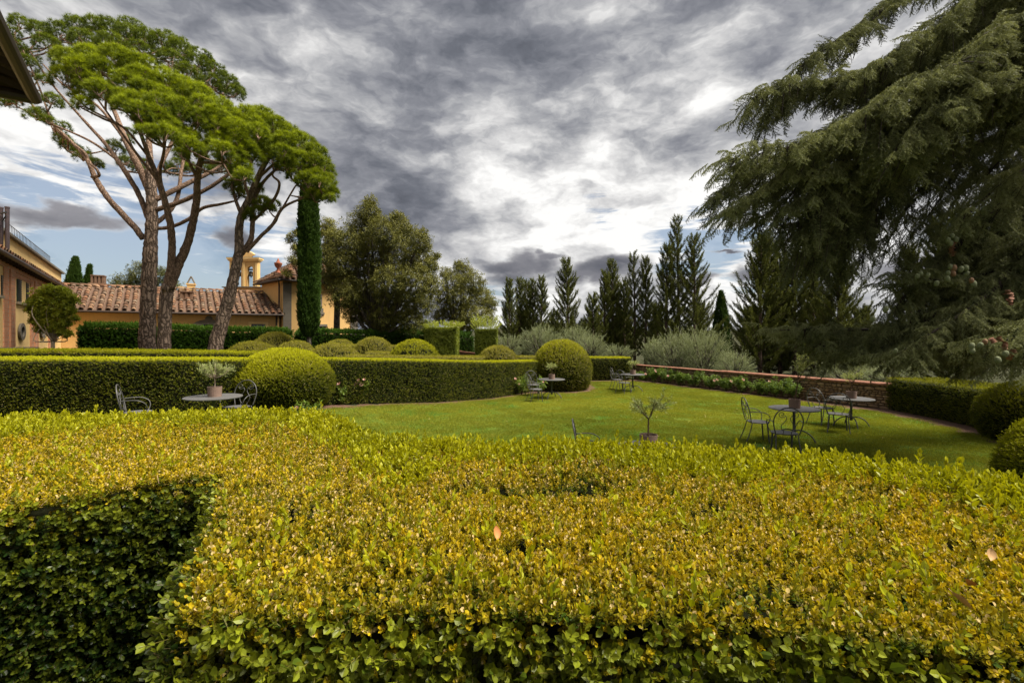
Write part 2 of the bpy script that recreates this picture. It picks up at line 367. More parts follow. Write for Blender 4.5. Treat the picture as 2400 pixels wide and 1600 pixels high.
# ------------------------------------------------------------------ foliage scattering: points carry rot, scl, tint, pick; node groups place small sprigs on them
def leafmesh(name, leaves, mat_, stems=None):
    """leaves: list of (base, dir, normal, length, width, lv, dead, fold) -> 4-quad folded leaf"""
    v = []; f = []; lv = []; dd = []
    for (b, d, nrm, L, w, a, de, kind) in leaves:
        b = np.array(b, float); d = np.array(d, float); d /= np.linalg.norm(d) + 1e-9
        nrm = np.array(nrm, float); s = np.cross(d, nrm); s /= np.linalg.norm(s) + 1e-9; nn = np.cross(s, d)
        i = len(v)
        if kind == 'oval':
            P = [b, b + d * L * .35 + s * w * .5 + nn * w * .12, b + d * L * .75 + s * w * .42 + nn * w * .12, b + d * L, b + d * L * .75 - s * w * .42 + nn * w * .12, b + d * L * .35 - s * w * .5 + nn * w * .12, b + d * L * .55 - nn * w * .03]
            v += P; f += [(i, i + 1, i + 6), (i + 1, i + 2, i + 6), (i + 2, i + 3, i + 6), (i + 3, i + 4, i + 6), (i + 4, i + 5, i + 6), (i + 5, i, i + 6)]
        elif kind == 'rhomb':
            v += [b, b + d * L * .45 + s * w * .5, b + d * L, b + d * L * .45 - s * w * .5]; f += [(i, i + 1, i + 2, i + 3)]
        elif kind == 'cut':      # leaf clipped by the shears: flat end
            v += [b, b + d * L * .35 + s * w * .5, b + d * L * .6 + s * w * .45, b + d * L * .55 - s * w * .45, b + d * L * .35 - s * w * .5]; f += [(i, i + 1, i + 2, i + 3, i + 4)]
        else:                    # needle
            v += [b - s * w * .5, b + s * w * .5, b + d * L]; f += [(i, i + 1, i + 2)]
        k = len(v) - i; lv += [a] * k; dd += [de] * k
    if stems:
        for p, q, r in stems:
            p = np.array(p, float); q = np.array(q, float); d = q - p; s = np.cross(d, (0.3, 1, .2)); s = s / (np.linalg.norm(s) + 1e-9) * r; t = np.cross(d, s); t = t / (np.linalg.norm(t) + 1e-9) * r
            i = len(v); v += [p + s, p - s * .5 + t * .8, p - s * .5 - t * .8, q + s * .6, q - s * .3 + t * .5, q - s * .3 - t * .5]
            f += [(i, i + 1, i + 4, i + 3), (i + 1, i + 2, i + 5, i + 4), (i + 2, i, i + 3, i + 5)]; lv += [0.1] * 6; dd += [.25] * 6
    me = bpy.data.meshes.new(name); me.from_pydata([tuple(p) for p in v], [], f); me.materials.append(mat_)
    a = me.attributes.new('lv', 'FLOAT', 'POINT'); a.data.foreach_set('value', lv)
    a = me.attributes.new('dead', 'FLOAT', 'POINT'); a.data.foreach_set('value', dd)
    me.update(); return bpy.data.objects.new(name, me)

def unit(v): v = np.asarray(v, float); return v / (np.linalg.norm(v, axis=-1, keepdims=True) + 1e-9)
def rd(): return unit(RNG.normal(size=3))

def box_sprig(name, mat_, n=6, L=.05, leaf=.018, wid=.010, spread=1.0, cut=0.0, deadp=.05, kind='oval', up=.55, lvb=(0.0, 1.0)):
    lf = []
    for i in range(n):
        t = (i + .3) / n; z = L * t; a0 = i * 1.57 + RNG.uniform(-.3, .3)
        for s in (0, math.pi):
            a = a0 + s; el = up + .9 * t * t + RNG.uniform(-.25, .25)
            d = (math.cos(a) * math.cos(el) * spread, math.sin(a) * math.cos(el) * spread, math.sin(el))
            k = 'cut' if RNG.random() < cut else kind
            de = float(RNG.random() < deadp) * RNG.uniform(.5, 1) if k != 'cut' else RNG.uniform(.25, .9)
            lf.append(((0, 0, z), d, (RNG.normal() * .3, RNG.normal() * .3, 1), leaf * RNG.uniform(.75, 1.15) * (1 - .25 * t), wid * RNG.uniform(.8, 1.1), lvb[0] + (lvb[1] - lvb[0]) * t, de, k))
    return leafmesh(name, lf, mat_, [((0, 0, 0), (0, 0, L), .0012)])

def pine_tuft(name, mat_, n=44, L=.15, w=.0085):
    lf = []
    for i in range(n):
        d = rd(); d[2] = abs(d[2]) * 1.1 + .12; d = unit(d); q = RNG.random()
        b = np.array([0, 0, q * L * .35]); lf.append((b, d, rd(), L * RNG.uniform(.75, 1.1), w, .2 + .8 * (b[2] / (.35 * L)) * .6 + .3 * d[2], 0.0, 'needle'))
    return leafmesh(name, lf, mat_, [((0, 0, -.12), (0, 0, L * .4), .006)])

def cedar_spray(name, mat_, L=.6, twigs=15, tw=.2, ros=.032, seed=1):
    lf = []; st = []
    def ax(t): return np.array([0.02 * math.sin(5 * t + seed), -.10 * L * t * t * 2.0, L * t])   # local -y is the hanging side
    def rosette(p, s, age):
        for _ in range(6):
            d = rd(); lf.append((p, d, rd(), ros * RNG.uniform(.7, 1.1) * s, .0085 * s, age, 0, 'needle'))
    for i in range(34):
        t = i / 33; rosette(ax(t), 1.0, .55 + .3 * t)
    for i in range(twigs):
        t = (i + .5) / twigs; p = ax(t); sgn = -1 if i % 2 else 1; ln = tw * (1 - .55 * t) * RNG.uniform(.7, 1.2)
        d = unit(np.array([sgn * RNG.uniform(.5, 1.0), -RNG.uniform(.15, .75), RNG.uniform(.35, .8)]))
        q = p.copy(); k = max(3, int(ln / .019)); lst = p
        for j in range(k):
            q = q + d * ln / k; d = unit(d + np.array([0, -.10, 0])); rosette(q, .95, .25 + .6 * j / k)
        st.append((lst, q, .003))
    for i in range(5): st.append((ax(i / 5), ax((i + 1) / 5), .005))
    return leafmesh(name, lf, mat_, st)

def cypress_spray(name, mat_, L=.45, n=26, seed=0):
    lf = []; st = []
    for i in range(n):
        t = i / n; p = np.array([0, 0, L * t]); a = RNG.uniform(0, 6.283)
        d = unit(np.array([math.cos(a) * .9, math.sin(a) * .9, .9])); ln = L * .38 * (1.15 - .8 * t)
        for k in range(2):
            b = p + d * ln * .35 * k; lf.append((b, unit(d + rd() * .35), rd(), ln * .62, .042 * (1.1 - .5 * t), .15 + .7 * t + .15 * k, 0, 'rhomb'))
    lf.append(((0, 0, L * .85), (0, 0, 1), rd(), L * .25, .03, 1, 0, 'rhomb')); st.append(((0, 0, 0), (0, 0, L), .006))
    return leafmesh(name, lf, mat_, st)

def leaf_cluster(name, mat_, n=14, R=.12, leaf=.06, w=.03, kind='oval', up=.4):
    lf = []
    for i in range(n):
        d = rd(); d[2] += up; d = unit(d); b = d * R * RNG.uniform(.1, .8)
        lf.append((b, unit(d + rd() * .7), unit(np.array([0, 0, 1.]) + rd() * .8), leaf * RNG.uniform(.7, 1.2), w, float(np.clip(.35 + .4 * d[2] + RNG.uniform(-.2, .2), 0, 1)), 0, kind))
    return leafmesh(name, lf, mat_, [((0, 0, -R * .6), (0, 0, R * .4), .004)])

def olive_sprig(name, mat_, L=.28, n=11, leaf=.055, w=.012):
    lf = []; bend = RNG.uniform(-.15, .15)
    for i in range(n):
        t = (i + .3) / n; p = np.array([bend * L * t * t, 0, L * t])
        for s in (-1, 1):
            a = i * 1.3 + RNG.uniform(-.3, .3) + (math.pi if s > 0 else 0); el = .75 + RNG.uniform(-.2, .3)
            lf.append((p, (math.cos(a) * math.cos(el), math.sin(a) * math.cos(el), math.sin(el)), rd(), leaf * RNG.uniform(.8, 1.15), w, float(np.clip(.2 + .6 * t + RNG.uniform(-.3, .3), 0, 1)), 0, 'rhomb'))
    return leafmesh(name, lf, mat_, [((0, 0, 0), (bend * L, 0, L), .0022)])

def grass_patch(name, mat_, R=.2, n=150, h=.045):
    lf = []
    for i in range(n):
        p = np.array([RNG.uniform(-R, R), RNG.uniform(-R, R), 0]); d = unit(np.array([RNG.normal() * .5, RNG.normal() * .5, 1.]))
        lf.append((p, d, rd(), h * RNG.uniform(.5, 1.1), .0065, RNG.uniform(0, 1), float(RNG.random() < .05) * .7, 'needle'))
    return leafmesh(name, lf, mat_)

_TREES = {}
def scatter_group(sources):
    key = tuple(o.name for o in sources)
    if key in _TREES: return _TREES[key]
    g = bpy.data.node_groups.new('scatter_' + sources[0].name, 'GeometryNodeTree')
    g.interface.new_socket('Geometry', in_out='INPUT', socket_type='NodeSocketGeometry'); g.interface.new_socket('Geometry', in_out='OUTPUT', socket_type='NodeSocketGeometry')
    N = g.nodes; Lk = g.links
    gi = N.new('NodeGroupInput'); go = N.new('NodeGroupOutput'); iop = N.new('GeometryNodeInstanceOnPoints'); jn = N.new('GeometryNodeJoinGeometry')
    for s in reversed(sources):
        oi = N.new('GeometryNodeObjectInfo'); oi.inputs['Object'].default_value = s; oi.inputs['As Instance'].default_value = False; oi.transform_space = 'ORIGINAL'
        g2i = N.new('GeometryNodeGeometryToInstance'); Lk.new(oi.outputs['Geometry'], g2i.inputs[0]); Lk.new(g2i.outputs[0], jn.inputs[0])
    Lk.new(gi.outputs[0], iop.inputs['Points']); Lk.new(jn.outputs[0], iop.inputs['Instance'])
    iop.inputs['Pick Instance'].default_value = True
    def attr(nm, typ):
        a = N.new('GeometryNodeInputNamedAttribute'); a.data_type = typ; a.inputs['Name'].default_value = nm; return a.outputs[0]
    Lk.new(attr('pick', 'INT'), iop.inputs['Instance Index'])
    e2r = N.new('FunctionNodeEulerToRotation'); Lk.new(attr('rot', 'FLOAT_VECTOR'), e2r.inputs[0]); Lk.new(e2r.outputs[0], iop.inputs['Rotation'])
    Lk.new(attr('scl', 'FLOAT'), iop.inputs['Scale']); Lk.new(iop.outputs[0], go.inputs[0])
    _TREES[key] = g; return g

NINST = [0]
def scatter(name, P, D, scl, tint, sources, parent=None, spin=None, xaxis=None, pick=None, kind='stuff'):
    """P points, D directions that the sprigs' z axes follow"""
    P = np.asarray(P, float); n = len(P); D = unit(np.asarray(D, float)); NINST[0] += n
    if xaxis is None: xa = unit(np.cross(D, unit(RNG.normal(size=(n, 3)))))
    else: xa = unit(xaxis - D * (xaxis * D).sum(1, keepdims=True))
    ya = np.cross(D, xa)
    R = np.stack([xa, ya, D], axis=2)
    ry = -np.arcsin(np.clip(R[:, 2, 0], -1, 1)); rx = np.arctan2(R[:, 2, 1], R[:, 2, 2]); rz = np.arctan2(R[:, 1, 0], R[:, 0, 0])
    me = bpy.data.meshes.new(name); me.vertices.add(n); me.vertices.foreach_set('co', P.ravel())
    a = me.attributes.new('rot', 'FLOAT_VECTOR', 'POINT'); a.data.foreach_set('vector', np.stack([rx, ry, rz], 1).ravel())
    a = me.attributes.new('scl', 'FLOAT', 'POINT'); a.data.foreach_set('value', np.broadcast_to(scl, n).astype(float).copy())
    a = me.attributes.new('tint', 'FLOAT', 'POINT'); a.data.foreach_set('value', np.clip(np.broadcast_to(tint, n), 0, 1).astype(float).copy())
    a = me.attributes.new('pick', 'INT', 'POINT'); a.data.foreach_set('value', (RNG.integers(0, len(sources), n) if pick is None else pick).astype(np.int32))
    me.update()
    o = link_mesh(name, me, parent); md = o.modifiers.new('scatter', 'NODES'); md.node_group = scatter_group(sources)
    if sources[0].data.materials: me.materials.append(sources[0].data.materials[0])
    if kind: o['kind'] = kind
    return o

def fnoise(X, Y, s=1.0, seed=0.0):
    X = np.asarray(X) * s; Y = np.asarray(Y) * s
    return (np.sin(X * 1.7 + 1.3 * np.sin(Y * 1.1 + seed) + seed) + np.sin(Y * 2.3 + 1.7 * np.sin(X * .9 + seed * 2)) + .6 * np.sin(X * 4.1 + Y * 3.3 + seed) + .4 * np.sin(X * 7.7 - Y * 6.1)) / 3.0

def inpoly(x, y, poly):
    r = np.zeros(len(x), bool); n = len(poly)
    for i in range(n):
        x1, y1 = poly[i]; x2, y2 = poly[(i + 1) % n]
        c = ((y1 > y) != (y2 > y)); r ^= c & (x < (x2 - x1) * (y - y1) / ((y2 - y1) + 1e-12) + x1)
    return r

# ------------------------------------------------------------------ ground, lawn, beds
def build_ground():
    m, T, out = mat('far_ground'); b = T.node('ShaderNodeBsdfPrincipled'); geo = T.node('ShaderNodeNewGeometry').outputs['Position']
    c = T.ramp(T.noise(geo, .012, 8, .65).outputs[0], [(.3, (.03, .04, .018)), (.5, (.045, .055, .025)), (.62, (.10, .09, .05)), (.8, (.035, .048, .022))])
    c = T.mix(T.noise(geo, 6., 5, .7).outputs[0], c, (.035, .03, .018)); T.put(b.inputs['Base Color'], c); b.inputs['Roughness'].default_value = 1.0; b.inputs['Specular IOR Level'].default_value = .05
    T.l.new(b.outputs[0], out.inputs[0])
    xs = np.concatenate([-np.geomspace(6000, 40, 16), np.linspace(-34, 34, 69), np.geomspace(40, 6000, 16)])
    ys = np.concatenate([-np.geomspace(400, 8, 8), np.linspace(-4, 50, 55), np.geomspace(54, 9000, 26)])
    v = []
    for y in ys:
        for x in xs:
            z = float(ground(x, y)) - .012
            d = math.hypot(x, y)
            if d > 45: z -= 14 * float(sstep(45, 260, d))
            if d > 900: z += (105 + 60 * math.sin(x * .0011 + 1.2) + 45 * math.sin(x * .0031)) * float(sstep(1200, 6500, d))
            v.append((x, y, z))
    nx = len(xs); f = [(j * nx + i, j * nx + i + 1, (j + 1) * nx + i + 1, (j + 1) * nx + i) for j in range(len(ys) - 1) for i in range(nx - 1)]
    me = bpy.data.meshes.new('ground'); me.from_pydata(v, [], f); me.materials.append(m); me.polygons.foreach_set('use_smooth', [True] * len(f)); me.update()
    tag(link_mesh('ground', me), kind='structure')
build_ground()

LAWN = [(-11, 3.2), (-11, 8.6), (-8, 9.6), (-5.2, 12.4), (-4.0, 13.75), (-2.3, 15.15), (-.65, 17.05), (.75, 19.2), (1.25, 19.4), (2.3, 19.15), (3.4, 19.8), (3.75, 21.5), (3.9, 24.3), (6.2, 24.5),
        (7.1, 23.4), (8.6, 20.2), (10.1, 17.1), (11.25, 14.8), (11.4, 13.0), (10.9, 11.0), (10.2, 9.5), (8.7, 8.4), (7.5, 7.0), (6.2, 5.0), (4, 3.2)]
def grid_patch(name, poly, dz, m, step=.25, edge=.0):
    px = [p[0] for p in poly]; py = [p[1] for p in poly]
    xs = np.arange(min(px), max(px) + step, step); ys = np.arange(min(py), max(py) + step, step)
    X, Y = np.meshgrid(xs, ys); k = inpoly(X.ravel(), Y.ravel(), poly).reshape(X.shape)
    Z = ground(X, Y) + dz + .006 * fnoise(X, Y, 1.3); idx = -np.ones(X.shape, int); idx[:] = np.arange(X.size).reshape(X.shape)
    f = []
    for j in range(X.shape[0] - 1):
        for i in range(X.shape[1] - 1):
            if k[j, i] and k[j, i + 1] and k[j + 1, i] and k[j + 1, i + 1]: f.append((idx[j, i], idx[j, i + 1], idx[j + 1, i + 1], idx[j + 1, i]))
    me = bpy.data.meshes.new(name); me.from_pydata(list(zip(X.ravel(), Y.ravel(), Z.ravel())), [], f); me.materials.append(m); me.update()
    return tag(link_mesh(name, me), kind='structure')
def lawn_mat():
    m, T, out = mat('lawn_turf'); b = T.node('ShaderNodeBsdfPrincipled'); geo = T.node('ShaderNodeNewGeometry').outputs['Position']
    n = T.noise(geo, .55, 5, .6).outputs[0]; n2 = T.noise(geo, 30, 4, .7).outputs[0]
    c = T.mix(T.maprange(n, .35, .7), (.045, .10, .010), (.12, .15, .02)); c = T.mix(T.math('MULTIPLY', n2, .5), c, (.03, .06, .008))
    T.put(b.inputs['Base Color'], c); b.inputs['Roughness'].default_value = 1; b.inputs['Specular IOR Level'].default_value = .05; T.l.new(b.outputs[0], out.inputs[0]); return m
grid_patch('lawn', LAWN, 0.0, lawn_mat(), .2)
M_BED = simple('reddish_bed_soil', (.10, .052, .030), .95, var=.35, scale=14, bump=.8, bscale=50)
BED = [(-11, 3), (-11.5, 10.5), (-4.6, 14.2), (.7, 20.5), (4, 25.5), (6.8, 26.2), (12.4, 15.2), (13.6, 9.5), (9.6, 4.5), (5, 3)]
grid_patch('garden_soil', BED, -.006, M_BED, .5)

def rand_in_poly(poly, n):
    px = [p[0] for p in poly]; py = [p[1] for p in poly]; out = np.zeros((0, 2))
    while len(out) < n:
        q = np.stack([RNG.uniform(min(px), max(px), n), RNG.uniform(min(py), max(py), n)], 1); out = np.concatenate([out, q[inpoly(q[:, 0], q[:, 1], poly)]])
    return out[:n]
gp = [grass_patch('grass_tuft_source', M_GRASS), grass_patch('grass_tuft_source_b', M_GRASS)]
q = rand_in_poly(LAWN, 9500); q = q[q[:, 1] > 4.0]
# worn yellowish patches, darker lush ones
gt = .48 + .30 * fnoise(q[:, 0], q[:, 1], .45, 2.) + .20 * fnoise(q[:, 0], q[:, 1], 1.6, 5.) + RNG.normal(0, .06, len(q)) + .5 * np.exp(-((q[:, 0] - 4.2) ** 2 / 3 + (q[:, 1] - 17.0) ** 2 / 5)) + .4 * np.exp(-((q[:, 0] - 1.5) ** 2 / 1.2 + (q[:, 1] - 16.4) ** 2 / 1.2)) + .3 * np.exp(-((q[:, 0] - 8.0) ** 2 / 1 + (q[:, 1] - 9.0) ** 2 / 1))
tag(scatter('grass', np.column_stack([q, ground(q[:, 0], q[:, 1])]), np.tile([0, 0, 1.], (len(q), 1)), RNG.uniform(.8, 1.25, len(q)), gt, gp), kind='stuff')

# ------------------------------------------------------------------ foreground hedge
TOPZ = 1.70
FAR = [(-6.5, 3.0), (-5.0, 3.25), (-3.75, 3.36), (-2.9, 3.48), (-2.06, 3.66), (-1.45, 3.55), (-1.12, 3.2), (-.80, 2.74), (-.4, 2.57), (0, 2.53), (.4, 2.55), (.75, 2.56), (1.15, 2.43), (1.6, 2.24), (1.92, 1.96), (2.3, 1.72), (3.2, 1.1)]
NEAR = [(3.0, .25), (1.6, .74), (1.02, .88), (.6, .98), (0, 1.03), (-.4, 1.03), (-.70, 1.0), (-.82, 1.22), (-1.02, 1.62), (-1.27, 2.06), (-1.5, 1.92), (-1.8, 1.66), (-2.4, 1.2), (-4.0, .2), (-6.5, -.5)]
HPOLY = FAR + NEAR
def topnoise(X, Y): return .016 * fnoise(X, Y, 2.1, 1.) + .010 * fnoise(X, Y, 6.5, 4.)
M_CUTTWIG = simple('cut_box_twig', (.34, .23, .13), .9, var=.3, scale=40)
def fg_hedge():
    root = empty('hedge', (0, 2, 0)); tag(root, 'wide clipped box hedge with yellow green shoots filling the foreground', 'hedge', 'clipped box hedges')
    inv = Matrix.Translation((0, -2, 0))
    off = np.array([0, -2.0, 0])
    # inner mass
    cen = np.array([0, 2.0])
    ins = []
    pts = HPOLY; n = len(pts)
    for i in range(n):
        p0 = np.array(pts[i - 1]); p1 = np.array(pts[i]); p2 = np.array(pts[(i + 1) % n])
        e1 = unit(p1 - p0); e2 = unit(p2 - p1); nn = unit(np.array([-e1[1] - e2[1], e1[0] + e2[0]])); nn = -nn   # clockwise outline: inward
        ins.append(tuple(p1 + nn * .06))
    mb = MB(); mb.prism([(x, y - 2.0) for x, y in ins], -.02, TOPZ - .19)
    ins2 = [(cx, cy) for cx, cy in ins]; ctr = [(np.array(a) * 3 + np.array(b) * 0) / 3 for a, b in zip(ins, ins)]
    inner = []
    for i in range(n):
        p0 = np.array(ins[i - 1]); p1 = np.array(ins[i]); p2 = np.array(ins[(i + 1) % n]); e1 = unit(p1 - p0); e2 = unit(p2 - p1); nn = -unit(np.array([-e1[1] - e2[1], e1[0] + e2[0]])); inner.append(tuple(p1 + nn * .12))
    mb.prism([(x, y - 2.0) for x, y in inner], TOPZ - .2, TOPZ - .095); mb.build('branch_mass', M_CORE, root)
    clip = [box_sprig('clipped_sprig_source', M_BOX, 6, .034, .0135, .0075, cut=.08, deadp=.04, up=.4), box_sprig('clipped_sprig_source_b', M_BOX, 6, .030, .013, .0075, cut=.16, deadp=.05, up=.3), box_sprig('clipped_sprig_source_c', M_BOX, 6, .042, .0145, .0078, cut=.04, deadp=.02, up=.55),
            box_sprig('dry_clipped_sprig_source', M_BOX, 6, .028, .013, .007, cut=.4, deadp=.15, up=.25)]
    shoot = [box_sprig('young_shoot_source', M_SHOOT, 7, .062, .020, .010, deadp=.0, up=.62, lvb=(.25, 1.0)), box_sprig('young_shoot_source_b', M_SHOOT, 7, .072, .020, .010, deadp=.0, up=.7, lvb=(.3, 1.0))]
    side = [box_sprig('side_sprig_source', M_BOXSIDE, 5, .075, .025, .0135, cut=0, deadp=.012, up=.3, lvb=(0, .5)), box_sprig('side_sprig_source_b', M_BOXSIDE, 6, .085, .022, .0125, cut=.0, deadp=.02, up=.35, lvb=(0, .6))]
    # top surface, denser near the camera
    q = rand_in_poly(HPOLY, 165000); X, Y = q[:, 0], q[:, 1]
    dist = np.hypot(X, Y); vis = (Y > -.2) & (np.abs(X) < 1.22 * Y + 1.5)
    X, Y, dist = X[vis], Y[vis], dist[vis]
    fx = np.array([p[0] for p in FAR]); fy = np.array([p[1] for p in FAR]); dfar = np.interp(X, fx, fy) - Y
    young = .55 - dfar / .85 + .42 * fnoise(X, Y, 2.3, 3.) * (dfar > .15) + .08 + .20 * sstep(.8, 2.2, X) + .15 * sstep(-1.5, -3, X)
    hole = np.exp(-(((X - .27) / .17) ** 2 + ((Y - 1.93) / .10) ** 2)) + .7 * np.exp(-(((X - .05) / .15) ** 2 + ((Y - 1.85) / .05) ** 2)) + .6 * np.exp(-(((X + 1.05) / .2) ** 2 + ((Y - 2.95) / .05) ** 2))
    Z = TOPZ + topnoise(X, Y) - .03 - .13 * np.clip(hole, 0, 1)
    isy = RNG.random(len(X)) < np.clip(young, 0.02, .95)
    gap = fnoise(X, Y, 5.0, 9.) + .5 * fnoise(X, Y, 11., 2.)
    keep = (RNG.random(len(X)) < .82 - .55 * sstep(.15, .9, gap)) & (RNG.random(len(X)) > hole * .75)
    X, Y, Z, isy, young, dfar, hole = [a[keep] for a in (X, Y, Z, isy, young, dfar, hole)]
    n = len(X)
    dry = np.clip(.30 * (1 - sstep(.5, 2.0, np.abs(Y - 2.0) * 1.6)) + .12 * fnoise(X, Y, 2.2, 6.), 0, .45)
    pick = np.where(isy, RNG.integers(4, 6, n), np.where(RNG.random(n) < dry, 3, RNG.integers(0, 3, n)))
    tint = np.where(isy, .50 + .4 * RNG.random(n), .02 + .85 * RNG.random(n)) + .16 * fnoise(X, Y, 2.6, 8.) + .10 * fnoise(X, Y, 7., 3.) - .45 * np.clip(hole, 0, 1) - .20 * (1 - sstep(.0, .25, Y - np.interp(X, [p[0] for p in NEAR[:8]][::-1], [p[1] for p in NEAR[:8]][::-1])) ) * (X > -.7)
    D = np.column_stack([RNG.normal(0, .5, n), RNG.normal(0, .5, n), np.ones(n)])
    scl = np.where(isy, RNG.uniform(.8, 1.45, n), RNG.uniform(.8, 1.3, n)) * (1 + .10 * sstep(1.7, .9, Y))
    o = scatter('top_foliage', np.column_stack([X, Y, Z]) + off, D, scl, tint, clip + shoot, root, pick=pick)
    # sides along the near outline
    Pn = []; Dn = []; S = []; Tn = []
    seg = NEAR
    for i in range(len(seg) - 1):
        a = np.array(seg[i]); b = np.array(seg[i + 1]); L = np.linalg.norm(b - a); e = (b - a) / L; nr = np.array([-e[1], e[0]]) * 1.0
        # outward: away from the hedge interior
        mid = (a + b) / 2 + nr * .05
        if inpoly(np.array([mid[0]]), np.array([mid[1]]), HPOLY)[0]: nr = -nr
        k = int(L * 1.25 * 4200); t = RNG.random(k); h = RNG.random(k) ** 1.15 * 1.25
        p = a[None] + e[None] * (t * L)[:, None]
        inset = RNG.random(k) * .07 - .02 + .02 * fnoise(p[:, 0] * 3, h * 3, 2.)
        p = p - nr[None] * inset[:, None]
        p = p - nr[None] * (.05 * np.exp(-h / .05))[:, None]; Pn.append(np.column_stack([p, TOPZ - .02 - h])); Dn.append(np.column_stack([np.tile(nr, (k, 1)) * 1.0, np.full(k, .55)]) + RNG.normal(0, .42, (k, 3)))
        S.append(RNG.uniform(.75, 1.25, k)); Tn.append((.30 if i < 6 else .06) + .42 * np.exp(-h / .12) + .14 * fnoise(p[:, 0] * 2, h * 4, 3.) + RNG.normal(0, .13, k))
    P = np.concatenate(Pn); D = np.concatenate(Dn); S = np.concatenate(S); Tn = np.concatenate(Tn); Hh = TOPZ - .02 - P[:, 2]
    vis = (P[:, 1] > -.2) & (np.abs(P[:, 0]) < 1.25 * P[:, 1] + 1.4); P, D, S, Tn, Hh = P[vis], D[vis], S[vis], Tn[vis], Hh[vis]
    k = RNG.random(len(P)) < .85 - .5 * sstep(.35, 1.0, fnoise(P[:, 0] * 4, P[:, 2] * 6, 1., 3.))
    pk = np.where(RNG.random(len(P)) < np.exp(-Hh / .09), RNG.integers(2, 5, len(P)), RNG.integers(0, 2, len(P))); pk = np.where(RNG.random(len(P)) < .04, 5, pk)
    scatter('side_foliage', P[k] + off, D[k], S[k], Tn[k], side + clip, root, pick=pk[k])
    # far side
    Pn = []; Dn = []
    for i in range(len(FAR) - 1):
        a = np.array(FAR[i]); b = np.array(FAR[i + 1]); L = np.linalg.norm(b - a); e = (b - a) / L; nr = np.array([-e[1], e[0]]); k = int(L * .5 * 900)
        p = a[None] + e[None] * (RNG.random(k) * L)[:, None]; Pn.append(np.column_stack([p, TOPZ - .02 - RNG.random(k) * .5])); Dn.append(np.column_stack([np.tile(nr, (k, 1)), np.full(k, .6)]) + RNG.normal(0, .4, (k, 3)))
    P = np.concatenate(Pn); scatter('far_side_foliage', P + off, np.concatenate(Dn), 1.1, .45 + .2 * RNG.random(len(P)), side, root)
    # cut bare twig ends poking out of the clipped surface
    tm = MB(); ii = RNG.integers(0, len(X), 520)
    for q in ii:
        if abs(X[q]) > 1.1 * Y[q] + .1 or Y[q] > 2.4: continue
        a = RNG.uniform(0, 6.28); l = RNG.uniform(.02, .05); p = np.array([X[q], Y[q] - 2.0, Z[q] + .01]); tm.tube([p, p + [l * math.cos(a), l * math.sin(a), .012 + l * .5]], [.0011, .0008], 3, False)
    ii = RNG.integers(0, len(P), 500)
    for q in ii: tm.tube([P[q] + off, P[q] + off + unit(D[q] + rd() * .8) * RNG.uniform(.03, .08)], [.0013, .0008], 3, False)
    tag(tm.build('cut_twigs', M_CUTTWIG, root), kind='stuff')
    # lone tall shoots standing above the clipped surface
    k = 150; i = RNG.integers(0, len(X), k * 6); i = i[dfar[i] < .35 + .5 * RNG.random(len(i)) ** 3][:k]
    scatter('tall_shoots', np.column_stack([X[i], Y[i], Z[i] + .01]) + off, np.column_stack([RNG.normal(0, .15, len(i)), RNG.normal(0, .15, len(i)), np.ones(len(i))]), RNG.uniform(1.2, 1.9, len(i)), .75, shoot, root)
    # the nearest leaves and twigs one can pick apart
    lo = box_sprig('near_leaf_source', M_BOX, 3, .03, .026, .014, deadp=0, lvb=(.1, .5))
    lf = leafmesh('near_leaf', [((0, 0, 0), (0, 0, 1), (0, 1, 0), .026, .014, .35, 0, 'oval')], M_BOX).data
    lf2 = leafmesh('near_leaf_b', [((0, 0, 0), (0, .1, 1), (0, 1, .2), .024, .013, .75, 0, 'oval')], M_BOX).data
    for k in range(240):
        x = RNG.uniform(-.68, 1.1); yy = np.interp(x, [-.7, -.4, 0, .6, 1.02, 1.2], [1.0, 1.03, 1.03, .98, .88, .84]); z = TOPZ - .015 - RNG.random() * .22
        o = link_mesh('leaf', lf if RNG.random() < .6 else lf2, root); o.location = (x, yy - 2.0 - .03 - .04 * RNG.random(), z)
        d = Vector((RNG.normal() * .5, -1, .3 + RNG.random())); o.rotation_euler = (d.to_track_quat('Z', 'Y') @ Matrix.Rotation(RNG.uniform(0, 6.28), 3, 'Z').to_quaternion()).to_euler(); s = RNG.uniform(.8, 1.35); o.scale = (s, s, s)
fg_hedge()

def dry_leaf(px, py, Y, size, rot, label, m):
    mb = MB(); n = 7; v = []; f = []
    for i in range(n):
        t = i / (n - 1); w = .30 * math.sin(math.pi * min(1, t * 1.02)) ** .8 + .01; c = .25 * (t - .5) ** 2
        v += [(-w, t - .5, c + .7 * w), (0, t - .5, c - .05), (w * .9, t - .5, c + .5 * w)]
    for i in range(n - 1): f += [(3 * i, 3 * i + 1, 3 * i + 4, 3 * i + 3), (3 * i + 1, 3 * i + 2, 3 * i + 5, 3 * i + 4)]
    v = [(x * size, y * size, z * size) for x, y, z in v]; mb.add(v, f); mb.tube([(0, .48 * size, .06 * size), (0.03 * size, .7 * size, .1 * size)], .02 * size, 5)
    o = mb.build('fallen_leaf', m, None, True); x = (px - 1200) / F * Y; o.location = (x, Y, TOPZ + .035); o.rotation_euler = rot
    tag(o, label, 'leaf', 'dry leaves lying on the foreground hedge')
def onhedge(py): return (EYE - TOPZ - .03) * F / (py - 790)
dry_leaf(1163, 1252, onhedge(1252), .042, (1.0, .2, .5), 'upright orange dry leaf stuck in the middle of the foreground hedge', M_DRY)
dry_leaf(2322, 1303, onhedge(1303), .036, (.9, .3, -.5), 'long curled tan leaf near the right edge of the foreground hedge', M_DRY2)
dry_leaf(2122, 1128, onhedge(1128), .032, (1.2, 0, .1), 'small peach coloured leaf standing on the far right shoots', M_DRY2)
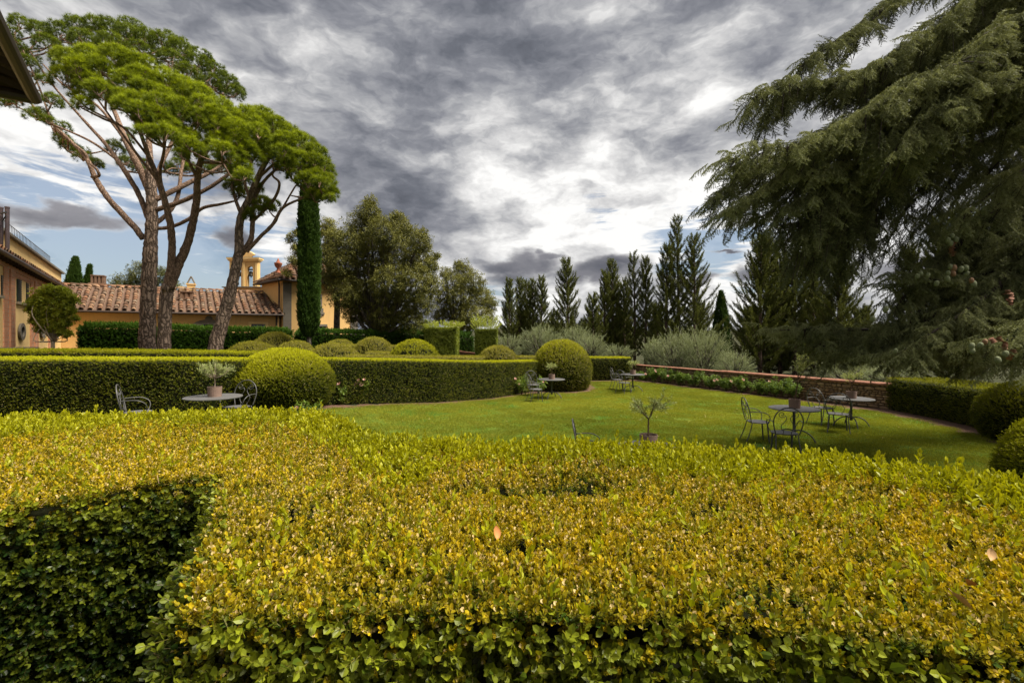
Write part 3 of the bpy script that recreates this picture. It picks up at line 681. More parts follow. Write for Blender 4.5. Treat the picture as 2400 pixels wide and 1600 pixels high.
dry_leaf(1688, 1050, 2.45, .035, (.2, .1, 1.3), 'pale dry leaf lying at the far edge below the chairs', M_DRY2)
dry_leaf(2252, 1412, onhedge(1412), .038, (.6, .5, .8), 'cream dry leaf low on the right of the foreground hedge', M_DRY2)
dry_leaf(630, 972, 3.5, .045, (1.2, .1, .3), 'orange dry leaf at the far edge below the left table', M_DRY)
dry_leaf(2272, 1372, onhedge(1372), .034, (.8, -.4, 2.2), 'brown dry leaf curled above the cream one on the right of the hedge', M_DRY)

# ------------------------------------------------------------------ hedges further back
MIDS = [box_sprig('mid_sprig_source', M_BOXMID, 5, .09, .034, .02, cut=0, deadp=.04, up=.45, kind='rhomb'), box_sprig('mid_sprig_source_b', M_BOXMID, 6, .10, .03, .018, deadp=.06, up=.5, kind='rhomb'), box_sprig('mid_sprig_source_c', M_BOXMID, 4, .08, .036, .022, deadp=.02, kind='rhomb')]
DOMS = [box_sprig('dome_sprig_source', M_BOXDOME, 5, .09, .032, .02, deadp=.05, kind='rhomb'), box_sprig('dome_sprig_source_b', M_BOXDOME, 6, .10, .03, .018, deadp=.1, kind='rhomb')]
DHS = [cypress_spray('hedge_cypress_source', M_DARKHEDGE, .22, 14), cypress_spray('hedge_cypress_source_b', M_DARKHEDGE, .18, 12)]
BAYS = [leaf_cluster('bay_cluster_source', M_BAY, 14, .10, .07, .03)]

def hedge_run(front, thick, ztop, label, src=MIDS, dens=420, topden=500, tint=(.22, .75), zb=None, group='clipped box hedges', scl=1.0, topjit=.0, cap_ends=True, name='hedge', core_in=.07):
    """front: list of (x, y, ztop) seen side; the hedge runs behind it by thick"""
    fr = [np.array(p[:2], float) for p in front]; zt = [p[2] if len(p) > 2 else ztop for p in front]; n = len(fr)
    nor = []
    for i in range(n):
        e = unit(fr[min(i + 1, n - 1)] - fr[max(i - 1, 0)]); nor.append(np.array([-e[1], e[0]]))   # to the back (left of travel)
    root = empty(name, (fr[0][0], fr[0][1], 0)); tag(root, label, 'hedge', group); off = np.array([-fr[0][0], -fr[0][1], 0])
    zg = [float(ground(p[0], p[1])) if zb is None else zb for p in fr]
    # core
    v = []; f = []
    for i in range(n):
        a = fr[i] + nor[i] * core_in; b = fr[i] + nor[i] * (thick - core_in)
        if i == 0: a = a + (fr[1] - fr[0]) / np.linalg.norm(fr[1] - fr[0]) * core_in; b = b + (fr[1] - fr[0]) / np.linalg.norm(fr[1] - fr[0]) * core_in
        if i == n - 1: a = a - (fr[-1] - fr[-2]) / np.linalg.norm(fr[-1] - fr[-2]) * core_in; b = b - (fr[-1] - fr[-2]) / np.linalg.norm(fr[-1] - fr[-2]) * core_in
        for p, z in ((a, zg[i] - .05), (a, zt[i] - core_in), (b, zt[i] - core_in), (b, zg[i] - .05)): v.append((p[0] + off[0], p[1] + off[1], z))
    for i in range(n - 1):
        for j in range(4): f.append((4 * i + j, 4 * i + (j + 1) % 4, 4 * i + 4 + (j + 1) % 4, 4 * i + 4 + j))
    f += [(0, 1, 2, 3), (4 * n - 1, 4 * n - 2, 4 * n - 3, 4 * n - 4)]
    me = bpy.data.meshes.new('branch_mass'); me.from_pydata(v, [], f); me.materials.append(M_CORE); me.update(); link_mesh('branch_mass', me, root)
    P = []; D = []; Tn = []
    def face(a0, a1, z0a, z1a, z0b, z1b, nr, d):
        L = np.linalg.norm(a1 - a0); k = int(L * (z1a - z0a + z1b - z0b) / 2 * d); t = RNG.random(k); h = RNG.random(k)
        p = a0[None] * (1 - t)[:, None] + a1[None] * t[:, None]; z0 = z0a * (1 - t) + z0b * t; z1 = z1a * (1 - t) + z1b * t; z = z0 + (z1 - z0) * h
        w = .025 * fnoise(p[:, 0] * 2 + p[:, 1] * 2, z * 3, 1., 2.) + RNG.uniform(-.03, .02, k)
        P.append(np.column_stack([p + nr[None] * w[:, None], z])); D.append(np.column_stack([np.tile(nr, (k, 1)), np.full(k, .45)]) + RNG.normal(0, .38, (k, 3)))
        Tn.append(tint[0] + .10 * fnoise(p[:, 0] * 3, z * 4, 1., 5.) + RNG.normal(0, .09, k) + .15 * np.exp(-(z1 - z) / .12))  # low face tint paints the front in shade below the brighter top
    for i in range(n - 1):
        face(fr[i], fr[i + 1], zg[i], zt[i], zg[i + 1], zt[i + 1], -(nor[i] + nor[i + 1]) / 2, dens)
        # top
        L = np.linalg.norm(fr[i + 1] - fr[i]); k = int(L * thick * topden); t = RNG.random(k); u = RNG.random(k)
        a = fr[i][None] * (1 - t)[:, None] + fr[i + 1][None] * t[:, None]; nn = nor[i][None] * (1 - t)[:, None] + nor[i + 1][None] * t[:, None]
        p = a + nn * (u * thick)[:, None]; z = zt[i] * (1 - t) + zt[i + 1] * t + .012 * fnoise(p[:, 0], p[:, 1], 2.5) - .03 + topjit * RNG.random(k) ** 2
        P.append(np.column_stack([p, z])); D.append(np.column_stack([RNG.normal(0, .3, k), RNG.normal(0, .3, k), np.ones(k)])); Tn.append(tint[1] + .12 * fnoise(p[:, 0], p[:, 1], 1.2, 3.) + RNG.normal(0, .08, k))
    if cap_ends:
        e = unit(fr[1] - fr[0]); face(fr[0], fr[0] + nor[0] * thick, zg[0], zt[0], zg[0], zt[0], -e, dens)
        e = unit(fr[-1] - fr[-2]); face(fr[-1], fr[-1] + nor[-1] * thick, zg[-1], zt[-1], zg[-1], zt[-1], e, dens)
    P = np.concatenate(P) + off; D = np.concatenate(D); Tn = np.concatenate(Tn)
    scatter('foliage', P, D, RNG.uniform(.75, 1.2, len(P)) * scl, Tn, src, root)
    return root

def dome(px, Y, rxy, zc, rz, label, src=MIDS, dens=650, tint=(.15, .85), group='domed box shrubs', zbase=None, X=None, name='topiary_dome', scl=1.0, gaps=.0, left=.10):
    x = (px - 1200) / F * Y if X is None else X; g = float(ground(x, Y)) if zbase is None else zbase
    root = empty(name, (x, Y, g)); tag(root, label, 'shrub', group)
    mb = MB(); prof = []
    for i in range(15):
        a = -math.pi / 2 + math.pi * i / 14; z = zc + (rz - .07) * math.sin(a); r = (rxy - .07) * math.cos(a)
        if z < g: continue
        prof.append((max(r, .01), z - g))
    z0 = prof[0][1]; prof = [(prof[0][0], 0.0)] + prof if z0 > .02 else prof
    mb.lathe(prof, 28); mb.build('branch_mass', M_CORE, root, True)
    n = int(4 * math.pi * ((rxy * rxy * 2 + rxy * rz * 1) / 3 + rxy * rz / 3) * dens); u = unit(RNG.normal(size=(n, 3)))
    p = u * [rxy, rxy, rz]; nr = unit(u / [rxy, rxy, rz]); keep = (p[:, 2] + zc > g) & (p[:, 1] < .75 * rxy + .2); p = p[keep]; nr = nr[keep]; n = len(p)
    w = .035 * fnoise(p[:, 0] * 3, p[:, 2] * 3 + p[:, 1] * 2.5, 1., px * .1) + RNG.uniform(-.035, .015, n); P = p + nr * w[:, None] + [0, 0, zc - g]
    if gaps: k = fnoise(p[:, 0] * 5, p[:, 2] * 6 + p[:, 1] * 4, 1., 3.) < 1.1 - gaps; P = P[k]; nr = nr[k]; p = p[k]; n = len(P)
    D = nr + [0, 0, .35] + RNG.normal(0, .33, (n, 3))
    tn = tint[0] + (tint[1] - tint[0]) * sstep(-.15, .95, nr[:, 2] - left * nr[:, 0]) + .08 * fnoise(p[:, 0] * 3, p[:, 2] * 3, 1.) + RNG.normal(0, .08, n)  # tint paints light on the top and left, shade lower down
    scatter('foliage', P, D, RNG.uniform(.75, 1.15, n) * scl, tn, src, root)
    return root

hedge_run([(-17, 9.4, 1.83), (-11.1, 10.1, 1.80), (-8.0, 10.9, 1.755), (-6.7, 11.9, 1.71), (-4.6, 13.75, 1.63), (-2.4, 15.4, 1.50), (-.7, 17.4, 1.36), (.9, 19.9, 1.26), (2.1, 21.6, 1.22)], 1.15, 0,
          'long curved box hedge with square top closing the far side of the lawn', tint=(.10, 1.0), dens=950, topden=950, scl=.82)
hedge_run([(2.6, 24.7, 1.20), (4.2, 25.0, 1.18), (6.35, 25.1, 1.17)], 1.4, 0, 'short box hedge between the tall dome and the stone wall', tint=(.10, .95), dens=600, topden=600, scl=.95)
dome(667, 12.75, 1.20, 1.05, .88, 'broad bright green dome bulging from the curved hedge behind the left table', tint=(.10, 1.0), dens=1000, left=.25)
dome(1317, 20.9, 1.25, .80, 1.30, 'tall olive green dome at the end of the curved hedge beside the far table', src=MIDS + DOMS, tint=(.10, .85), dens=520, scl=1.25)
# terrace parterre behind the curved hedge
hedge_run([(-19, 12.9, 1.88), (-13.2, 14.4, 1.84), (-9.6, 15.9, 1.74), (-7.4, 17.1, 1.68)], 1.6, 0, 'low green hedge row behind the left part of the curved hedge', tint=(.3, .72), dens=260, topden=420, scl=1.2)
hedge_run([(-12.6, 17.6, 1.70), (-6.9, 18.4, 1.62)], .8, 0, 'narrow parterre hedge at the feet of the pines', src=DOMS, tint=(.2, .7), dens=260, topden=360, scl=1.2)
hedge_run([(-5.6, 16.1, 1.62), (-3.3, 17.3, 1.53), (-1.2, 19.4, 1.42)], .7, 0, 'thin parterre hedge right behind the middle of the curved hedge', src=DOMS, tint=(.3, .8), dens=260, topden=380, scl=1.2)
hedge_run([(-6.3, 20.4, 1.60), (-4.4, 20.8, 1.50), (-3.4, 21.7, 1.46)], 1.0, 0, 'brownish parterre hedge block between the garden domes', src=DOMS, tint=(.3, .75), dens=260, topden=360, scl=1.2)
hedge_run([(-3.3, 21.0, 1.36), (-.6, 22.3, 1.34), (1.6, 23.2, 1.28)], .9, 0, 'beige topped parterre hedge to the left of the tall dome', src=DOMS, tint=(.3, .85), dens=260, topden=360, scl=1.2)
hedge_run([(-8.6, 23.4, 1.86), (-5.0, 24.2, 1.78)], .7, 0, 'narrow parterre hedge in front of the column cypress', src=DOMS, tint=(.3, .8), dens=220, topden=360, scl=1.3)
for a in [(645, 23.2, 1.02, 1.48, .98, 'large rounded green dome in front of the gap in the cypress hedge', .3), (594, 17.6, .98, 1.30, .74, 'flat mottled dome touching the left shoulder of the bright dome', .5), (693, 20.2, .80, 1.30, .75, 'flat olive dome just behind the top of the bright dome', .3),
          (783, 18.6, 1.0, 1.22, .76, 'wide flat dome with a mossy hollow on its top', .6), (798, 25.0, .72, 1.55, .56, 'small dome with a dark scar, farthest of the garden domes', .8), (876, 22.4, .86, 1.40, .82, 'rounded grey green dome in front of the holm oak', .3),
          (972, 20.6, 1.0, 1.20, .92, 'mottled yellow green dome with broken leafy surface', .7), (1167, 22.8, .88, 1.05, .76, 'low flat olive dome beside the tall square bay', .3)]:
    dome(a[0], a[1], a[2], a[3], a[4], a[5], src=DOMS if a[0] != 972 else MIDS, tint=(.30, .78), dens=380, scl=1.3, gaps=a[6])
# tall dark cypress hedge in front of the house, with gaps
dv = np.array([.84, .54])
def along(p, s): return (p[0] + dv[0] * s, p[1] + dv[1] * s)
A0 = (-18.6, 20.3)
hedge_run([(*A0, 2.74), (*along(A0, 2.35), 2.74)], 1.2, 0, 'tall dark cypress hedge block to the left of the pine trunks', src=DHS, tint=(.25, .65), dens=300, topden=240, group='dark cypress hedges', topjit=.12)
hedge_run([(*along(A0, 2.75), 2.70), (*along(A0, 5.6), 2.60), (*along(A0, 8.2), 2.58)], 1.2, 0, 'tall dark cypress hedge behind the leaning pine trunk', src=DHS, tint=(.25, .65), dens=300, topden=240, group='dark cypress hedges', topjit=.12)
hedge_run([(*along(A0, 8.75), 2.58), (*along(A0, 11.6), 2.52), (*along(A0, 14.5), 2.4)], 1.2, 0, 'tall dark cypress hedge behind the column cypress', src=DHS, tint=(.2, .55), dens=260, topden=220, group='dark cypress hedges', topjit=.12)
hedge_run([(-7.4, 29.0, 2.6), (-4.6, 29.8, 2.4), (-2.6, 31.0, 2.3)], 1.2, 0, 'dark hedge in the shade under the holm oak', src=DHS, tint=(.2, .5), dens=180, topden=150, group='dark cypress hedges', topjit=.3)
# right side
hedge_run([(12.0, 15.0, .98), (12.0, 13.2, .98), (11.75, 11.6, .98), (11.3, 10.6, .98)], 1.6, 0, 'dark box hedge in the shade of the cedar beside the stone wall', tint=(.12, .38), dens=800, topden=600, scl=.85)
dome(2425, 10.4, .95, .50, .76, 'shaded round box shrub at the end of the dark hedge', tint=(.05, .4), dens=650)
dome(2440, 5.3, .58, .74, .70, 'bright green rounded shrub at the right edge by the bare soil', tint=(.35, .9), dens=1500, scl=.75, X=6.32)

def bay_block(px0, px1, py_top, Y, zb, label, fluff=0.0, tint=(.2, .8)):
    x0 = (px0 - 1200) / F * Y; x1 = (px1 - 1200) / F * Y; zt = EYE + (790 - py_top) / F * Y; w = x1 - x0
    root = hedge_run([(x0, Y, zt), (x1, Y, zt)], w * .8, 0, label, src=BAYS, dens=300, topden=300, tint=tint, zb=zb, group='tall clipped bays', name='topiary_block', scl=.85)
    root['category'] = 'shrub'
    if fluff:
        n = 150; P = np.column_stack([RNG.uniform(-.15, w + .15, n), RNG.uniform(-.1, w * .8, n), zt + RNG.random(n) ** 1.5 * fluff]); D = np.column_stack([P[:, 0] - w / 2, RNG.normal(0, .4, n), np.full(n, .9)])
        scatter('loose_shoots', P, D, RNG.uniform(.5, .9, n), .95, [OLS], root)
M_BAYY = leafmat('yellow_bay_shoot', (.12, .17, .02), (.36, .40, .06), transl=.4)
OLS = olive_sprig('bay_shoot_source', M_BAYY, .45, 12, .10, .035)
bay_block(996, 1068, 768, 28.2, .3, 'rounded bay block with pale new growth beside the stone urn', .15, (.42, .8))
bay_block(1115, 1163, 772, 29.0, .2, 'tall square bay with a yellow shaggy top', .65, (.38, .6))

# stray leaves lying on the grass
sl = leafmesh('stray_leaf_source', [((0, -.02, .004), (0, 1, .15), (0, 0, 1), .045, .02, 1, .9, 'oval')], M_GRASS)
q2 = rand_in_poly(LAWN, 420); q2 = q2[q2[:, 1] > 5]
tag(scatter('stray_leaves', np.column_stack([q2, ground(q2[:, 0], q2[:, 1]) + .03]), np.column_stack([RNG.normal(0, .3, len(q2)), RNG.normal(0, .3, len(q2)), np.ones(len(q2))]), RNG.uniform(.6, 1.3, len(q2)), 1.0, [sl]), kind='stuff')
# ------------------------------------------------------------------ stone wall
def stone_wall():
    A = np.array([6.75, 26.0]); B = np.array([12.1, 14.9]); L = np.linalg.norm(B - A); e = (B - A) / L; nr = np.array([-e[1], e[0]])
    if nr[0] > 0 and nr[1] > 0: nr = -nr
    nr = np.array([e[1], -e[0]]); nr = nr if nr[0] < 0 else -nr
    root = empty('stone_wall', (A[0], A[1], 0), math.atan2(e[1], e[0])); tag(root, 'low rubble stone wall with brick coping behind the rose bushes', 'wall')
    # local: x along, y = across; find sign of the visible side
    Rz = math.atan2(e[1], e[0]); ly = np.array([-math.sin(Rz), math.cos(Rz)]); sg = 1 if ly @ nr > 0 else -1
    H = .74
    MB().box((L / 2, -sg * .17, H / 2 - .1), (L, .34, H + .18)).build('mortar_core', M_MORT, root)
    protos = []
    for k in range(14):
        rr = np.random.default_rng(k + 50); mb = MB(); n = 9; ring = []
        vs = []
        for layer, (s, d) in enumerate(((1.0, -.25), (1.0, .28), (.80, .50))):
            for j in range(n):
                a = 2 * math.pi * j / n; sq = 1 / max(abs(math.cos(a)), abs(math.sin(a))) ** .65
                if layer == 0: ring.append(rr.uniform(.82, 1.0))
                r = .5 * sq * ring[j] * s; vs.append((min(max(r * math.cos(a), -.5), .5), sg * d, min(max(r * math.sin(a), -.5), .5)))
        fs = [(l * n + j, l * n + (j + 1) % n, (l + 1) * n + (j + 1) % n, (l + 1) * n + j) for l in range(2) for j in range(n)]
        vs.append((0, sg * rr.uniform(.5, .62), 0)); fs += [(2 * n + j, 2 * n + (j + 1) % n, 3 * n) for j in range(n)]
        mb.add(vs, fs); protos.append(mb.mesh('stone', M_RUB))
    stones = []; z = -.1
    while z < H - .04:
        h = RNG.uniform(.05, .15); x = RNG.uniform(-.2, 0)
        while x < L:
            w = h * RNG.uniform(1.1, 3.4); hh = h * RNG.uniform(.8, 1.0)
            if x > .05 and x + w < L: stones.append((x + w / 2, z + h / 2 + RNG.normal() * .006, w - .012, hh - .01))
            x += w
        z += h
    stones.sort(key=lambda s: -s[0])
    far = MB()
    for i, (x, zc, w, h) in enumerate(stones):
        me = protos[i % 14]; dpt = RNG.uniform(.05, .09)
        if i < 300:
            o = link_mesh('stone', me, root); o.location = (x, 0, zc); o.scale = (w, dpt, h); o.rotation_euler = (0, RNG.normal() * .04, 0)
        else:
            base = len(far.v); far.v.extend([(x + v.co.x * w, v.co.y * dpt, zc + v.co.z * h) for v in me.vertices]); far.f.extend([tuple(base + k for k in p.vertices) for p in me.polygons]); far.m.extend([0] * len(me.polygons))
    tag(far.build('far_stones', M_RUB, root), kind='stuff')
    k = int(L / .30); cm = MB().box((0, 0, 0), (.292, .44, .045)).mesh('coping_brick', M_COPING)
    cr = MB(); prof = [(-.5 + .0, 0), (-.42, .5), (-.15, .8), (.15, .8), (.42, .5), (.5, 0)]
    v = [(sx * .146, y * .42, zz * .045) for sx in (-1, 1) for y, zz in prof]; fs = [(i, i + 1, 7 + i, 6 + i) for i in range(5)] + [(0, 1, 2, 3, 4, 5), (11, 10, 9, 8, 7, 6), (0, 5, 11, 6)]
    cr.add(v, fs); cmt = cr.mesh('coping_tile', M_COPING)
    for i in range(k):
        o = link_mesh('coping_brick', cm, root); o.location = (.15 + i * .30, -sg * .14, H + .03 + RNG.normal() * .004); o.rotation_euler = (0, RNG.normal() * .01, RNG.normal() * .015)
        if i > k * .45:
            o = link_mesh('coping_tile', cmt, root); o.location = (.15 + i * .30, -sg * .14, H + .058 + RNG.normal() * .003); o.rotation_euler = (0, 0, RNG.normal() * .015)
    return A, e, nr, L
M_MORT = simple('sandy_mortar', (.09, .058, .035), .95, var=.25, scale=12, bump=.5)
def rubmat():
    m, T, out = mat('rubble_stone'); b = T.node('ShaderNodeBsdfPrincipled'); r = T.node('ShaderNodeObjectInfo').outputs['Random']; geo = T.node('ShaderNodeNewGeometry').outputs['Position']
    n = T.noise(geo, 3.2, 4, .6).outputs[0]; n2 = T.noise(geo, 22., 5, .65).outputs[0]
    c = T.ramp(T.math('FRACT', T.math('ADD', r, T.math('MULTIPLY', n, 1.6))), [(0, (.21, .125, .06)), (.3, (.29, .185, .09)), (.6, (.16, .105, .065)), (.8, (.34, .24, .13)), (1, (.23, .14, .07))])
    c = T.mix(T.maprange(n2, .5, .75), c, (.12, .09, .06)); T.put(b.inputs['Base Color'], c); b.inputs['Roughness'].default_value = .92
    bn = T.node('ShaderNodeBump'); bn.inputs['Strength'].default_value = .6; bn.inputs['Distance'].default_value = .02; T.l.new(n2, bn.inputs['Height']); T.l.new(bn.outputs[0], b.inputs['Normal'])
    T.l.new(b.outputs[0], out.inputs[0]); return m
M_RUB = rubmat()
WA, WE, WN, WL = stone_wall()

def curved_wall():
    root = empty('garden_wall', (0, 0, 0)); tag(root, 'low stone wall with curved brick coping dropping down beside the stone urn', 'wall')
    Y = 30.0
    prof = [(1000, 813), (1030, 814), (1058, 816), (1066, 819), (1074, 824), (1084, 827), (1110, 830), (1135, 833), (1190, 836)]
    top = [W(px, py, Y + (px - 1000) * .002) for px, py in prof]
    mb = MB(); v = []; n = len(top)
    for x, y, z in top: v += [(x, y, 0), (x, y, z), (x, y + .4, z), (x, y + .4, 0)]
    f = [(4 * i + j, 4 * i + (j + 1) % 4, 4 * i + 4 + (j + 1) % 4, 4 * i + 4 + j) for i in range(n - 1) for j in range(4)] + [(0, 1, 2, 3), (4 * n - 1, 4 * n - 2, 4 * n - 3, 4 * n - 4)]
    mb.add(v, f); mb.build('masonry', M_RUB, root)
    mb = MB(); v = []
    for x, y, z in top: v += [(x, y - .06, z + .004), (x, y - .06, z + .10), (x, y + .46, z + .10), (x, y + .46, z + .004)]
    mb.add(v, f); mb.build('coping', M_COPING, root)
    x, y, z = W(1063, 817, 30.1)
    MB().box((x, y + .1, z + .08), (.62, .5, .32)).box((x, y + .1, z + .26), (.7, .58, .06)).build('pedestal', M_STONEL, root)
    u = MB().lathe([(.18, 0), (.20, .04), (.10, .10), (.12, .2), (.20, .28), (.21, .85), (.24, .90), (.34, .98), (.36, 1.06), (.30, 1.12), (.12, 1.2), (.16, 1.27), (.08, 1.36), (.02, 1.42)], 18)
    o = u.build('stone_urn', M_STONEL, None, True); o.location = (x, y + .1, z + .29); tag(o, 'lidded grey stone urn standing on the curved garden wall', 'urn')
M_STONEL = simple('lichen_grey_stone', (.30, .25, .18), .9, var=.3, scale=7, bump=.4)
curved_wall()

# ------------------------------------------------------------------ houses
def wallmesh(mb, pts, z0, z1):
    """vertical wall strips through pts"""
    for a, b in zip(pts[:-1], pts[1:]): mb.add([(a[0], a[1], z0), (b[0], b[1], z0), (b[0], b[1], z1), (a[0], a[1], z1)], [(0, 1, 2, 3)])
def tile_proto(L, w, name='roof_tile', m=None):
    """half-barrel clay tile: axis along y (down slope at -y)"""
    mb = MB(); n = 7; v = []
    for y, r, dz in ((-L / 2, w * .5, .012), (L / 2, w * .40, -.012)):
        for rr in (r, r - .016):
            for j in range(n):
                a = math.pi * j / (n - 1); v.append((rr * math.cos(a), y, rr * .85 * math.sin(a) + dz))
    f = []
    for j in range(n - 1): f += [(j, j + 1, 2 * n + j + 1, 2 * n + j), (n + j, 3 * n + j, 3 * n + j + 1, n + j + 1), (j, n + j, n + j + 1, j + 1)]
    mb.add(v, f); return mb.mesh(name, m or M_TILE, True)
def lay_tiles(root, E0, E1, R0, R1, cols, rows, budget=300, lift=.03, tri=None):
    """tiles over the quad eave E0-E1 / ridge R0-R1"""
    E0, E1, R0, R1 = map(Vector, (E0, E1, R0, R1)); wid = (E1 - E0).length / cols; sl = ((R0 + R1) / 2 - (E0 + E1) / 2).length; L = sl / rows * 1.18
    me = tile_proto(L, wid * .62); mu = tile_proto(L, wid * .62, 'under_tile')
    cnt = 0; under = MB(); rest = MB()
    for i in range(cols):
        for under_ in (0, 1):
            u = (i + .5 + (.5 if under_ else 0)) / cols
            if u > 1: continue
            a = E0.lerp(E1, u); b = R0.lerp(R1, u); up = (b - a).normalized(); xa = (E1 - E0).normalized(); nn = xa.cross(up).normalized(); xa = up.cross(nn)
            for k in range(rows):
                t = (k + .5) / rows
                if tri and not tri(u, t): continue
                p = a.lerp(b, t) + nn * (lift + (.0 if under_ else .045)) + xa * RNG.normal() * .012
                M3 = Matrix((xa, up, nn)).transposed() @ Matrix.Rotation(RNG.normal() * .03, 3, 'Z') @ Matrix.Rotation(-.03 + RNG.normal() * .015, 3, 'X')
                if under_: M3 = M3 @ Matrix.Rotation(math.pi, 3, 'Y')
                if under_ or cnt >= budget:
                    tgt = under if under_ else rest; bs = len(tgt.v); tgt.v.extend([tuple(p + M3 @ v.co) for v in me.vertices]); tgt.f.extend([tuple(bs + q for q in pl.vertices) for pl in me.polygons]); tgt.m.extend([0] * len(me.polygons))
                else:
                    o = link_mesh('roof_tile', me, root); o.matrix_local = Matrix.Translation(p) @ M3.to_4x4(); cnt += 1
    if under.v: tag(under.build('under_tiles', M_TILE, root, True), kind='stuff')
    if rest.v: tag(rest.build('more_roof_tiles', M_TILE, root, True), kind='stuff')

GZ = .45
# low wing
A = Vector((-24.9, 25.4, 0)); B = Vector((-15.05, 30.6, 0)); back = Vector((-.60, .80, 0)); EV = EYE + 1.47; RV = EYE + 3.08
def low_wing():
    root = empty('low_wing_house', (0, 0, 0)); tag(root, 'long low ochre house with terracotta tiled roof behind the pines', 'house')
    wl = (B - A).normalized(); nf = Vector((wl.y, -wl.x, 0))
    A1 = A + back * 3.1; B1 = B + back * 3.1
    mb = MB(); Bi = B - wl * .12; Ai = A
    mb.prism([(Ai.x, Ai.y), (Bi.x, Bi.y), (Bi.x + back.x * 6.2, Bi.y + back.y * 6.2), (Ai.x + back.x * 6.2, Ai.y + back.y * 6.2)], 0, EV - .02)
    # gable
    g0 = Bi; g1 = Bi + back * 3.1; g2 = Bi + back * 6.2
    mb.add([(g0.x, g0.y, EV - .02), (g1.x, g1.y, RV - .08), (g2.x, g2.y, EV - .02)], [(0, 2, 1)])
    mb.build('wall', M_PLAST, root)
    e0 = A + nf * .35 + Vector((0, 0, EV)); e1 = B + nf * .35 + wl * .12 + Vector((0, 0, EV)); r0 = A1 + Vector((0, 0, RV)); r1 = B1 + wl * .12 + Vector((0, 0, RV)); b0 = A + back * 6.5 + Vector((0, 0, EV)); b1 = B + back * 6.5 + Vector((0, 0, EV))
    mb = MB(); th = Vector((0, 0, .05))
    mb.add([e0, e1, r1, r0, e0 - th, e1 - th, r1 - th, r0 - th, b0, b1], [(0, 1, 2, 3), (4, 7, 6, 5), (0, 4, 5, 1), (1, 5, 6, 2), (3, 2, 9, 8)]); mb.build('roof_deck', M_ROOFD, root)
    lay_tiles(root, e0, e1, r0, r1, 30, 10, 300)
    rt = tile_proto(.46, .26, 'ridge_tile')
    for i in range(26):
        p = r0.lerp(r1, (i + .5) / 26) + Vector((0, 0, .07)); o = link_mesh('ridge_tile', rt, root); o.location = p; o.rotation_euler = (0, 0, math.atan2(wl.y, wl.x) - math.pi / 2)
    MB().tube([e0 + nf * .06 - th, e1 + nf * .06 - th], .07, 8).build('gutter', M_GUT, root)
    d = B + nf * .06 - wl * .28
    MB().tube([(d.x, d.y, EV - .1), (d.x, d.y, .2)], .05, 8).build('downpipe', M_GUT, root)
    # arched door: stone surround, dark infill
    ang = math.atan2(wl.y, wl.x)
    def facade(px, name_fn): pass
    def on_facade(px):          # point of the facade line that appears at px
        k = (px - 1200) / F; s = (k * A.y - A.x) / (wl.x - k * wl.y); return A + wl * s
    c = on_facade(490) + nf * .03
    arch = []; n = 14; r1_, r2_ = 1.12, .78; zc = EYE + (790 - 773) / F * c.y - .25
    for i in range(n + 1):
        a = math.pi * i / n; arch.append((math.cos(a), math.sin(a)))
    def arcband(ri, ro, y0, y1, mname, m, keystone=False):
        mb = MB(); v = []
        for ca, sa in arch:
            for r in (ri, ro):
                for dpt in (y0, y1): v.append(c + wl * (r * ca) + nf * dpt + Vector((0, 0, zc + r * .80 * sa)))
        f = []
        for i in range(n): b = 4 * i; f += [(b + 1, b + 5, b + 7, b + 3), (b + 2, b + 3, b + 7, b + 6), (b, b + 4, b + 5, b + 1)]
        mb.add(v, f)
        for sx in (-1, 1):
            p = c + wl * sx * (ri + ro) / 2 + Vector((0, 0, (zc + .5) / 2)); mb.box(p + nf * (y0 + y1) / 2, (ro - ri, y1 - y0, zc - .5), ang)
        if keystone: mb.add([c + wl * x + nf * y1 * 1.2 + Vector((0, 0, zc + z)) for x, z in ((-.14, .60), (.14, .60), (.2, .98), (.07, 1.12), (-.07, 1.12), (-.2, .98))], [(0, 1, 2, 3, 4, 5)])
        mb.build(mname, m, root)
    arcband(r2_, r1_, -.02, .06, 'door_surround', M_STONE, True)
    mb = MB(); mb.add([c + wl * (r2_ * ca) + nf * .0 + Vector((0, 0, zc + r2_ * .8 * sa)) for ca, sa in arch], [tuple(range(n + 1))]); mb.box(c + Vector((0, 0, (zc + .4) / 2)) - nf * .01, (2 * r2_, .02, zc - .4), ang); mb.build('fanlight_glass', M_GLASS, root)
    for i in range(1, 6):
        ca, sa = arch[int(i * n / 6)]; MB().tube([c + nf * .03 + Vector((0, 0, zc)), c + wl * r2_ * ca + nf * .03 + Vector((0, 0, zc + r2_ * .8 * sa))], .02, 6).build('fanlight_bar', M_WOOD, root)
    # barred window
    c = on_facade(605.5); zc = EYE + (790 - 770) / F * c.y; w = .74; h = 1.15; zc -= .3
    MB().box(c + nf * .012 + Vector((0, 0, zc)), (w + .36, .03, h + .3), ang).build('window_surround', M_PLAST2, root)
    wf = MB().box(c + nf * .02 + Vector((0, 0, zc)), (w, .05, h), ang).build('window', M_GLASS, root)
    for i in range(5): q = c + nf * .055 + wl * (-w / 2 + w * i / 4) + Vector((0, 0, zc)); MB().box(q, (.035, .03, h), ang).build('bar', M_WOOD, wf)
    for i in range(5): q = c + nf * .062 + Vector((0, 0, zc - h / 2 + h * i / 4)); MB().box(q, (w, .03, .03), ang).build('bar', M_WOOD, wf)
    # chimneys
    def at(px, py, Y): return Vector(W(px, py, Y))
    p = at(231, 672, 29.5); mb = MB(); mb.box(p + Vector((0, 0, .42)), (.5, .36, .44), ang); mb.box(p + Vector((0, 0, -.10)), (.75, .6, .5), ang).box(p + Vector((0, 0, .17)), (.85, .7, .08), ang)
    for k in range(4): mb.box(p + wl * (-.27 + .18 * k) + Vector((0, 0, .43)), (.10, .5, .46), ang)
